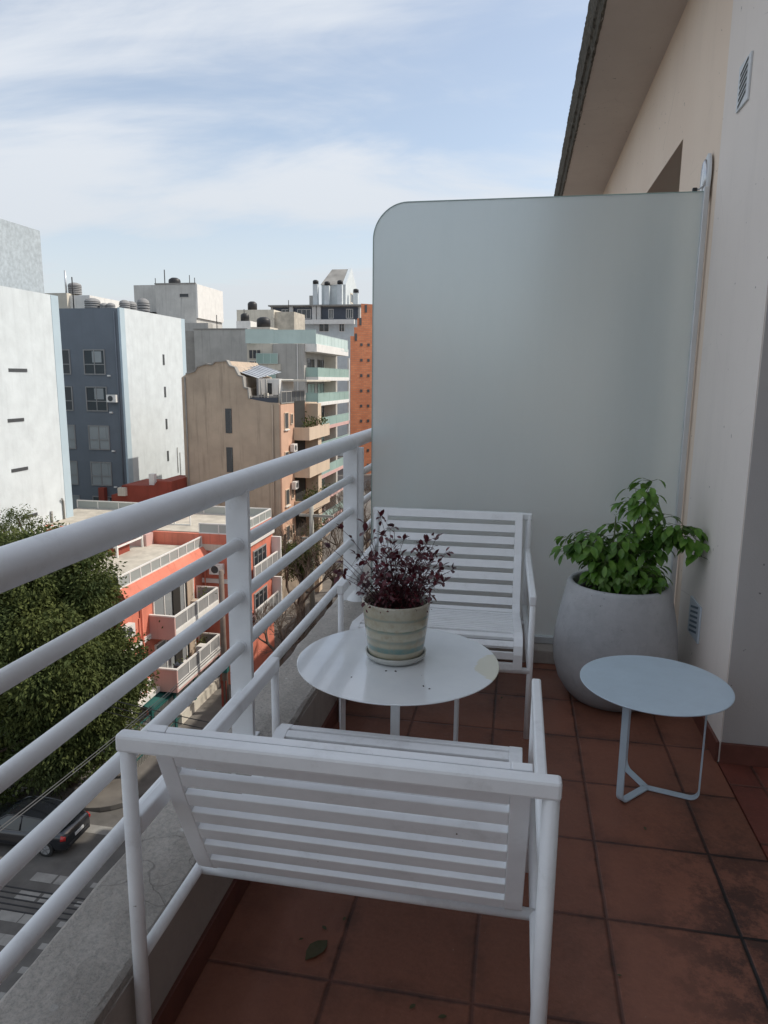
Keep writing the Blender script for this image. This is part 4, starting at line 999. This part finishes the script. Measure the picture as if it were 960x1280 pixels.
b = thing('coral_annex', 'taller coral-red house section with white bands, next to the bare trees', 'building', (-20, 40, ZS))
ZQ = -7.35
box('wall', M['coral'], b, -29, -15.2, 37.2, 42.7, ZS, ZQ-.02); box('roof_deck', M['roof_tile'], b, -28.8, -15.4, 37.4, 42.5, ZQ-.02, ZQ+.04)
railing(b, 'terrace_railing', 'white_paint', 'cloudy_glass', (-15.26, 37.3), (-15.26, 42.6), ZQ, .6, 5, .07); railing(b, 'terrace_railing', 'white_paint', 'cloudy_glass', (-17.6, 37.26), (-15.26, 37.26), ZQ, .6, 2, .07)
railing(b, 'terrace_railing', 'white_paint', 'cloudy_glass', (-28.8, 42.6), (-15.26, 42.6), ZQ, .6, 9, .07)
box('white_band', M['cream'], b, -17.6, -15.17, 37.12, 37.19, -8.3, -7.95); box('white_band', M['white_paint'], b, -17.6, -15.16, 37.1, 37.195, -10.2, -9.95)
box('white_band', M['white_paint'], b, -15.2, -15.05, 37.2, 42.7, -8.3, -7.95); box('white_band', M['white_paint'], b, -15.2, -15.05, 37.2, 38.3, -10.2, -9.95)
box('white_band', M['white_paint'], b, -15.2, -15.06, 37.2, 42.7, -12.9, -12.65)
for z in (-10.45, -13.1):
    box('balcony_slab', M['white_paint'], b, -15.2, -14.75, 38.4, 42.5, z-.15, z)
    railing(b, 'balcony_railing', 'white_paint', 'mid_grey', (-14.8, 38.4), (-14.8, 42.4), z, 1.0, 4, .08)
    window(b, 'E', -15.2, 39.2, 41.4, z+.02, z+1.7, 'mid_grey', 'pane', 2, None, False, .08)
    box('balcony_end_wall', M['white_paint'], b, -15.2, -14.6, 42.5, 42.7, z-.3, z+1.9)
box('storage_block', M['coral'], b, -22.2, -21.5, 40.5, 41.8, ZQ+.04, ZQ+1.2)
railing(b, 'roof_frame', 'white_paint', 'pane', (-24, 39), (-19, 39), ZQ+.04, .6, 5, .06, False)

b = thing('red_roof_house', 'low rust-red walled house at the foot of the blue building', 'building', (-26.8, 49, ZS))
MB().prism([(-29.3, ZS), (-24.5, ZS), (-24.5, -6.05), (-25.6, -6.05), (-25.9, -6.4), (-28.4, -6.45), (-28.7, -7.1), (-29.3, -7.2)], 47.5, 51, 'y').build('wall', M['red_roof'], b)
box('roof_box', M['cream'], b, -28.6, -28.0, 47.2, 47.9, -7.2, -6.6); box('water_heater', M['white_paint'], b, -26.4, -26.0, 47.8, 48.2, -6.4, -5.6)
b = thing('low_terrace_house', 'low pale-roofed house between the coral house and the tan building', 'building', (-25, 45, ZS))
box('wall', M['cream'], b, -32, -17.6, 42.75, 47.2, ZS, -8.6); box('roof_deck', M['roof_tile'], b, -31.8, -17.8, 42.9, 47, -8.6, -8.52)
railing(b, 'roof_railing', 'white_paint', 'pane', (-28, 45), (-20, 45), -8.52, .9, 7, .06, False)
box('roof_shed', M['pink'], b, -24.5, -22.5, 44, 46.5, -8.5, -6.9)

# --- further street-line buildings and blocks behind (mostly hidden or blurred by the screen)
def block(name, label, x0, x1, y0, y1, z, mat, face='E', n=4, dz=2.8):
    b = thing(name, label, 'building', ((x0+x1)/2, (y0+y1)/2, ZS))
    box('wall', M[mat], b, x0, x1, y0, y1, ZS, z)
    box('parapet', M['white_paint'], b, x0, x1, y0-.06, y0+.14, z, z+.5)
    rows = int((z-ZS-1)/dz)
    for i in range(rows):
        zz = z-2.3-dz*i
        for k in range(n):
            a = (y0 if face == 'E' else x0)+((y1-y0) if face == 'E' else (x1-x0))*(k+.3)/n
            if face == 'E': window(b, 'E', x1, a, a+1.5, zz, zz+1.4, 'white_paint', 'pane', 1, None, False)
            else: window(b, 'S', y0, a, a+1.5, zz, zz+1.4, 'white_paint', 'pane', 1, None, False)
    return b
block('street_block', 'cream street-front block between the tan building and the glass balcony building', -24, -19.8, 60.5, 71, -5, 'cream', 'E', 3)
block('distant_block', 'grey block far down the street past the brick tower', -14, 8, 120, 136, 4, 'lt_grey', 'S', 6)
block('distant_cream_block', 'cream block closing the view beyond the street', -24, -15, 150, 165, 9, 'cream', 'S', 4)
block('distant_peach_block', 'peach block on the right-hand side of the street beyond the screen', -1, 14, 62, 80, -1, 'peach', 'S', 5)
nb = thing('next_door_block', 'beige neighbouring block standing beyond the frosted screen', 'building', (6, 45, ZS))
box('wall', M['peach2'], nb, -.9, 15, 32, 60, ZS, .2)

def aircon(par_name, face, c, a, z):
    par = bpy.data.objects[par_name] if isinstance(par_name, str) else par_name
    u = MB().box(*fbox(face, c, a, a+.8, .10, .42, z, z+.58)).build('air_conditioner', M['white_paint'], par)
    mm = MB()
    n_ = 16; ctr = (a+.34, z+.29)
    ring = [(ctr[0]+.22*math.cos(2*math.pi*k/n_), ctr[1]+.22*math.sin(2*math.pi*k/n_)) for k in range(n_)]
    vs = [(p_[0], c-.425, p_[1]) if face == 'S' else (c+.425, p_[0], p_[1]) for p_ in ring]
    mm.add(vs, [tuple(range(n_))]); mm.build('fan_grille', M['shutter'], u)
def by_label(word): return [o for o in bpy.data.objects if o.get('label') and word in o['label']][0]
bb = by_label('slate-blue'); tt_ = by_label('tan rendered'); gg = by_label('grey apartment building with green'); cc_ = by_label('coral-red house with'); ca = by_label('taller coral')
aircon(bb, 'S', 52, -31.75, -.6); aircon(tt_, 'E', -16.98, 51.8, -4.1); aircon(tt_, 'E', -16.98, 52.0, -7.0); aircon(tt_, 'S', 50, -18.6, -9)
for i_, (y_, z_) in enumerate(((80.4, 1.8), (84.4, -.9), (80.4, -3.7), (88, -6.3), (84.4, -9.1))): aircon(gg, 'E', -23.2, y_, z_)
aircon(cc_, 'E', -17.5, 28.2, -10.4); aircon(ca, 'S', 37.2, -16.9, -9.6)
def pipe(par, pts, r_=.05, mat='slab', nm='drainpipe'): MB().tube(pts, r_, 6).build(nm, M[mat], par)
pipe(tt_, [(-24.3, 49.93, 1.4), (-24.3, 49.93, -12)]); pipe(tt_, [(-17.6, 49.93, -.5), (-17.6, 49.93, -14)], .06, 'tan')
pipe(bb, [(-30.40, 60.4, -7.2), (-30.40, 60.4, -4.9)], .03); pipe(bb, [(-30.40, 60.9, -7.8), (-30.40, 60.9, -5.4)], .03)
pipe(bb, [(-30.9, 51.93, 6.3), (-30.9, 51.93, -12)], .05, 'blue_wall'); pipe(gg, [(-23.6, 75.3, 5), (-23.6, 75.3, -14)], .07, 'lt_grey')
pipe(cc_, [(-17.4, 30.2, -8.8), (-17.4, 30.2, -15)], .06, 'coral'); pipe(ca, [(-17.3, 37.12, -8.4), (-17.3, 37.12, -15)], .05, 'coral')
ww = by_label('tall white blank'); pipe(ww, [(-27.33, 39.0, -7.5), (-27.33, 39.0, -6.2), (-27.28, 38.8, -6.0)], .06, 'slab', 'flue'); pipe(ww, [(-27.33, 37.8, -7.6), (-27.33, 37.8, -6.6)], .07, 'slab', 'flue')
pt_ = by_label('pale grey tower'); st_ = by_label('mid grey stepped')
for x_, y_, z_, h_ in ((-60, 114, 15.8, 1.6), (-53, 112, 15.6, 1.9), (-51.2, 110, 15.6, 1.2)): pipe(pt_, [(x_, y_, z_), (x_, y_, z_+h_)], .06, 'cable', 'antenna')
for x_, y_, z_, h_ in ((-42.5, 98, 7.85, 2.2), (-38, 97, 9.2, 1.5), (-34.5, 106, 11, 1.8)): pipe(st_, [(x_, y_, z_), (x_, y_, z_+h_)], .06, 'cable', 'antenna')
box('parapet_cap', M['slab'], st_, -44.7, -36.8, 94.9, 95.2, 7.86, 8.0); box('parapet_cap', M['slab'], pt_, -57.0, -50.1, 107.9, 108.2, 15.61, 15.78)
# --- green fence at the foot of the coral house
f_ = thing('green_fence', 'dark green metal fence and gate along the pavement by the coral house', 'fence', (-16.6, 30, ZS+.13))
m = MB()
for k in range(72): m.box(-16.63, -16.60, 27.0+.14*k, 27.02+.14*k, ZS+.13, ZS+2.1)
m.build('bars', M['conc_pole'], f_)
for y in (27, 29.2, 31.5, 33.8, 36.9): box('post', M['teal'], f_, -16.68, -16.54, y-.09, y+.09, ZS+.13, ZS+2.5)
for z in (.5, 1.3, 2.05): box('rail', M['teal'], f_, -16.64, -16.59, 27, 36.9, ZS+z, ZS+z+.06)
box('low_wall', M['cream'], f_, -16.7, -16.5, 32, 36.9, ZS+.13, ZS+.7)

# ------------------------------------------------------------------ trees
def tree_skel(m, p, d, L, r, depth, spread, tips, up_=.1):
    n = 3; pts = [Vector(p)]; cur = Vector(d).normalized()
    for i in range(n):
        cur = (cur+rv(.16)+Vector((0, 0, up_*.3))).normalized(); pts.append(pts[-1]+cur*L/n)
    m.tube(pts, [r*(1-.3*i/n) for i in range(n+1)], 6 if r > .05 else 4, False)
    if depth == 0: tips.append(pts[-1]); return
    for k in range(random.choice((2, 3, 3))):
        q = rv(1); q = (q-cur*q.dot(cur)).normalized()
        tree_skel(m, pts[-1] if k else pts[-2].lerp(pts[-1], .6), (cur+q*spread*random.uniform(.6, 1.2)+Vector((0, 0, up_))).normalized(), L*random.uniform(.62, .84), r*.62, depth-1, spread, tips, up_)
def bare_tree(x, y, h, seed, label):
    random.seed(seed); t = thing('bare_tree', label, 'tree', (x, y, ZS+.1), 'leafless street trees along the pavement')
    m, tips = MB(), []; tm = MB()
    base = Vector((x, y, ZS+.1)); top = base+Vector((random.uniform(-.4, .4), random.uniform(-.4, .4), h*.3))
    tm.tube([base, base.lerp(top, .5)+rv(.1), top], [.24, .20, .17], 8); tm.build('trunk', M['bare_bark'], t)
    for k in range(4):
        a = 1.57*k+random.uniform(-.5, .5)
        tree_skel(m, top, Vector((math.cos(a)*.7, math.sin(a)*.7, 1)), h*.21, .10, 6, .60, tips)
    m.build('crown', M['bare_bark'], t)
    return t
bare_tree(-13.9, 44.5, 8.2, 1, 'leafless brown street tree nearest the coral annex')
bare_tree(-13.6, 50.5, 8.6, 2, 'second leafless street tree, behind the nearest one')
bare_tree(-13.4, 57, 8.4, 3, 'third leafless street tree in front of the tan building balconies')
bare_tree(-13.6, 64, 8.8, 5, 'farthest leafless street tree, below the glass balconies')
bare_tree(-12.9, 37.5, 5.5, 8, 'low leafless tree with arching twigs, just behind the first railing post')

def leafy(name, label, base, th, lobes, nq, size, seed, group=None, mat='leaf_tree'):
    random.seed(seed); t = thing(name, label, 'tree', base, group)
    bx, by, bz = base
    tm = MB(); top = Vector((bx+.2, by, bz+th)); tm.tube([(bx, by, bz), (bx+.1, by+.05, bz+th*.5), top], [.32, .25, .2], 10)
    for (x, y, z, r) in lobes[:9]: tm.tube([top, top.lerp(Vector((x, y, z)), .5)+rv(.2), (x, y, z)], [.13, .08, .03], 6, False)
    tm.build('trunk', M['bark'], t)
    m = MB(); tot = sum(r*r for *_, r in lobes)
    for (x, y, z, r) in lobes:
        c = Vector((x, y, z)); k = int(nq*r*r/tot/9)
        for _ in range(k):
            d = Vector((random.gauss(0, 1), random.gauss(0, 1), random.gauss(0, .85))).normalized()
            rad = r*(1-abs(random.gauss(0, .22)))*random.choice((.85, 1, 1, 1.1, 1.35))
            p = c+Vector((d.x, d.y, d.z*.85))*rad
            for _ in range(9):
                q = p+rv(size*1.3); dv = (d+rv(.9)+Vector((0, 0, -.15))); L = size*random.uniform(.6, 1.2)
                leaf(m, q, dv, d+rv(.7), L, L*.46, .4, 2, .15, False)
    m.build('crown', M[mat], t)
random.seed(33)
lobes = []
for (cx0, cy0, cz0, R0, n_) in ((-20.5, 25.8, -14.6, 2.2, 16), (-18.6, 26.6, -14.4, 1.5, 9), (-17.3, 27.2, -11.0, 1.3, 9), (-16.9, 27.2, -12.6, 1.1, 7), (-19.6, 27.2, -9.0, 3.3, 30), (-17.9, 27.6, -11.6, 2.2, 16), (-21.2, 26.4, -11.0, 3.2, 18), (-19.4, 28, -7.2, 2.0, 18), (-19.8, 26.6, -10.2, 3.4, 34), (-18.4, 26.8, -13.2, 2.2, 14), (-21.0, 26.2, -13.4, 2.4, 14), (-21.6, 27.0, -7.6, 2.4, 16), (-22.4, 26.6, -8.2, 2.2, 12)):
    for _ in range(n_):
        d = rv(1).normalized(); lobes.append((cx0-.55+d.x*R0*.8, cy0+d.y*R0*.7, cz0+d.z*R0*.75, random.uniform(.55, 1.15)))
lobes = [(x*.955, y-1.3, 1.05+(z-1.4)*.955, q) for x, y, z, q in lobes]
leafy('evergreen_tree', 'big dense olive-green tree on the street corner behind the handrail', (-18.8, 25.9, ZS+.1), 3.0, lobes, 190000, .21, 9)
random.seed(12)
lobes = [(-25.4+random.uniform(-1.8, 2.2), 33+random.uniform(-1, 1), -7.0+random.uniform(-1.3, 1.7), random.uniform(.35, .7)) for _ in range(20)]
leafy('sparse_tree', 'sparser yellow-green treetop in front of the white building', (-25.2, 33, ZS+.1), 6.5, lobes, 6000, .15, 4)
random.seed(14)
lobes = [(-14.5+random.uniform(-.9, .9), 46.5+random.uniform(-1, 1), -11.2+random.uniform(-.8, 1.1), random.uniform(.4, .7)) for _ in range(9)]
leafy('young_tree', 'small bright green tree beside the coral annex', (-14.6, 46.5, ZS+.1), 3.6, lobes, 5000, .2, 6)

# ------------------------------------------------------------------ poles and cables
p_ = thing('utility_pole', 'weathered brown wooden pole in front of the pink balconies', 'pole', (-14.9, 34, ZS+.1))
MB().tube([(-14.9, 34, ZS+.1), (-14.95, 34, -12), (-14.95, 34, -8.5)], [.17, .15, .13], 12).build('shaft', M['wood_pole'], p_)
MB().box(-15.1, -14.8, 33.85, 33.9, ZS+.4, ZS+1.9).build('painted_band', M['red_roof'], p_); box('meter_box', M['teal'], p_, -15.1, -14.7, 33.75, 34.1, ZS+2.4, ZS+3.2)
p_ = thing('street_pole', 'pale concrete street pole with a crossarm among the bare trees', 'pole', (-14, 47.5, ZS+.1))
MB().tube([(-14, 47.5, ZS+.1), (-14, 47.5, -7.0)], [.20, .15], 12).build('shaft', M['conc_pole'], p_)
box('crossarm', M['conc_pole'], p_, -14.9, -12.4, 47.42, 47.58, -8.15, -7.98); box('crossarm', M['conc_pole'], p_, -14.7, -13.2, 47.42, 47.58, -9.8, -9.66)
def cable(p0, p1, sag, r, mat, label, grp):
    p0, p1 = Vector(p0), Vector(p1); pts = []
    for i in range(41):
        t_ = i/40; p = p0.lerp(p1, t_); p.z -= sag*4*t_*(1-t_); pts.append(p)
    tag(MB().tube(pts, r, 6).build('power_cable', M[mat], None), label, 'cable', grp)
GA = 'bundle of black cables over the crosswalk'
for k in range(5): cable((-30, 11.7+.13*k, -8.6+.05*k), (-.9, 10.9+.10*k, -8.9+.03*k), .5, .016, 'cable', 'thin black overhead cable in the bundle crossing above the crosswalk', GA)
GB = 'grey cables beside the big tree'
for k in range(2): cable((-10.6-.22*k, 24, -8.6-.1*k), (-12.2-.1*k, 6, -9.0), .3, .014, 'cable_gr', 'grey overhead cable running past the big tree', GB)
GC = 'dark cables across the green fence'
for k in range(3): cable((-19, 24.4+.35*k, -10.8-.5*k), (-.9, 21.8+.3*k, -11.0-.5*k), .4, .018, 'cable', 'dark overhead cable crossing in front of the green fence', GC)
GD = 'cables strung down the street between the bare trees'
for k in range(3): cable((-14.4+.9*k, 47.5, -7.95), (-14+.9*k, 110, -6), 1.2, .02, 'cable', 'cable strung down the street between the bare trees', GD)

# ------------------------------------------------------------------ cars (local: +x front)
def car(name, label, loc, rz, paint):
    t = thing(name, label, 'car', loc)
    L = dict(local=True)
    # body: cross-sections along x: (x, half width, z bottom, z shoulder)
    S = [(-2.18, .70, .40, .80), (-2.12, .80, .28, .93), (-1.9, .86, .22, 1.00), (-1.3, .88, .20, .98), (-.3, .89, .20, .93), (.8, .89, .20, .90), (1.3, .88, .20, .86), (1.8, .84, .22, .76), (2.1, .76, .26, .66), (2.2, .62, .34, .55)]
    vs, n = [], 10
    for x, hw, z0, z1 in S:
        h = z1-z0
        vs += [(x, -hw*.9, z0), (x, -hw, z0+h*.25), (x, -hw, z0+h*.62), (x, -hw*.95, z0+h*.9), (x, -hw*.82, z1), (x, hw*.82, z1), (x, hw*.95, z0+h*.9), (x, hw, z0+h*.62), (x, hw, z0+h*.25), (x, hw*.9, z0)]
    fs = [(i*n+k, i*n+(k+1) % n, (i+1)*n+(k+1) % n, (i+1)*n+k) for i in range(len(S)-1) for k in range(n)]+[tuple(range(n-1, -1, -1)), tuple((len(S)-1)*n+k for k in range(n))]
    MB().add(vs, fs, True).build('body', paint, t, **L)
    def cabin(sec, nm, mat):
        vs = []
        for x, hw, z, hb in sec: vs += [(x, -hb, .90), (x, -hw, z), (x, hw, z), (x, hb, .90)]
        fs = [(i*4+k, i*4+(k+1) % 4, i*4+4+(k+1) % 4, i*4+4+k) for i in range(len(sec)-1) for k in range(4)]
        return MB().add(vs, fs, False).build(nm, mat, t, **L)
    cabin([(-1.72, .74, .94, .76), (-1.05, .60, 1.36, .80), (-.3, .62, 1.42, .82), (.35, .60, 1.37, .81), (1.12, .72, .90, .76)], 'window_glass', M['pane'])
    m = MB(); vs = []
    for x, hw, z in ((-1.12, .58, 1.352), (-.9, .60, 1.40), (-.3, .63, 1.435), (.2, .62, 1.41), (.42, .58, 1.355)): vs += [(x, -hw, z-.01), (x, -hw*.8, z+.012), (x, hw*.8, z+.012), (x, hw, z-.01)]
    m.add(vs, [(i*4+k, i*4+k+1, i*4+5+k, i*4+4+k) for i in range(4) for k in range(3)], True); m.build('roof', paint, t, **L)
    for s in (-1, 1):
        pl2 = MB()
        pl2.tube([(-1.78, s*.76, .93), (-1.08, s*.62, 1.36), (-.3, s*.64, 1.425), (.38, s*.62, 1.36), (1.15, s*.75, .90)], .028, 6); pl2.tube([(-.25, s*.83, .92), (-.25, s*.64, 1.40)], .026, 6)
        pl2.build('pillar', paint, t, **L)
        MB().box(.75, .92, s*.86-.09, s*.86+.09, .92, 1.03).build('mirror', paint, t, .03, **L)
        MB().tube([(-1.95, s*.80, .78), (-2.12, s*.72, .76)], [.12, .10], 12).build('taillight', M['tail'], t, **L)
        MB().tube([(1.85, s*.68, .62), (2.12, s*.60, .58)], [.11, .09], 12).build('headlight', M['lamp_clear'], t, **L)
        for x in (-1.32, 1.36):
            wv = MB().tube([(x, s*.70, .32), (x, s*.90, .32)], .32, 24).build('wheel', M['rubber'], t, **L)
            r_ = MB(); r_.tube([(x, s*.902, .32), (x, s*.906, .32)], .215, 20)
            r2 = MB()
            for k in range(5):
                a = 2*math.pi*k/5; MT = Matrix.Translation((x, s*.91, .32)) @ Matrix.Rotation(a, 4, 'Y')
                r2.box(-.035, .035, -.008, .008, .03, .21, MT)
            r2.tube([(x, s*.905, .32), (x, s*.925, .32)], .05, 12); 
            r_.build('rim', M['mid_grey'], wv, **L); r2.build('spokes', M['chrome'], wv, **L)
    MB().box(-2.215, -2.12, -.66, .66, .36, .50).build('bumper', M['black'], t, .02, **L)
    MB().box(-2.21, -2.185, -.26, .26, .60, .71).build('number_plate', M['vent'], t, **L)
    t.rotation_euler.z = rz
    return t
car('parked_car', 'black saloon car with a red tail light waiting before the crosswalk', (-18.2, 22.35, ZS), math.pi, M['car_black'])
car('parked_car', 'white car at the left edge, partly hidden by the handrail bars', (-22.4, 25.2, ZS), R(-4), M['car_white'])
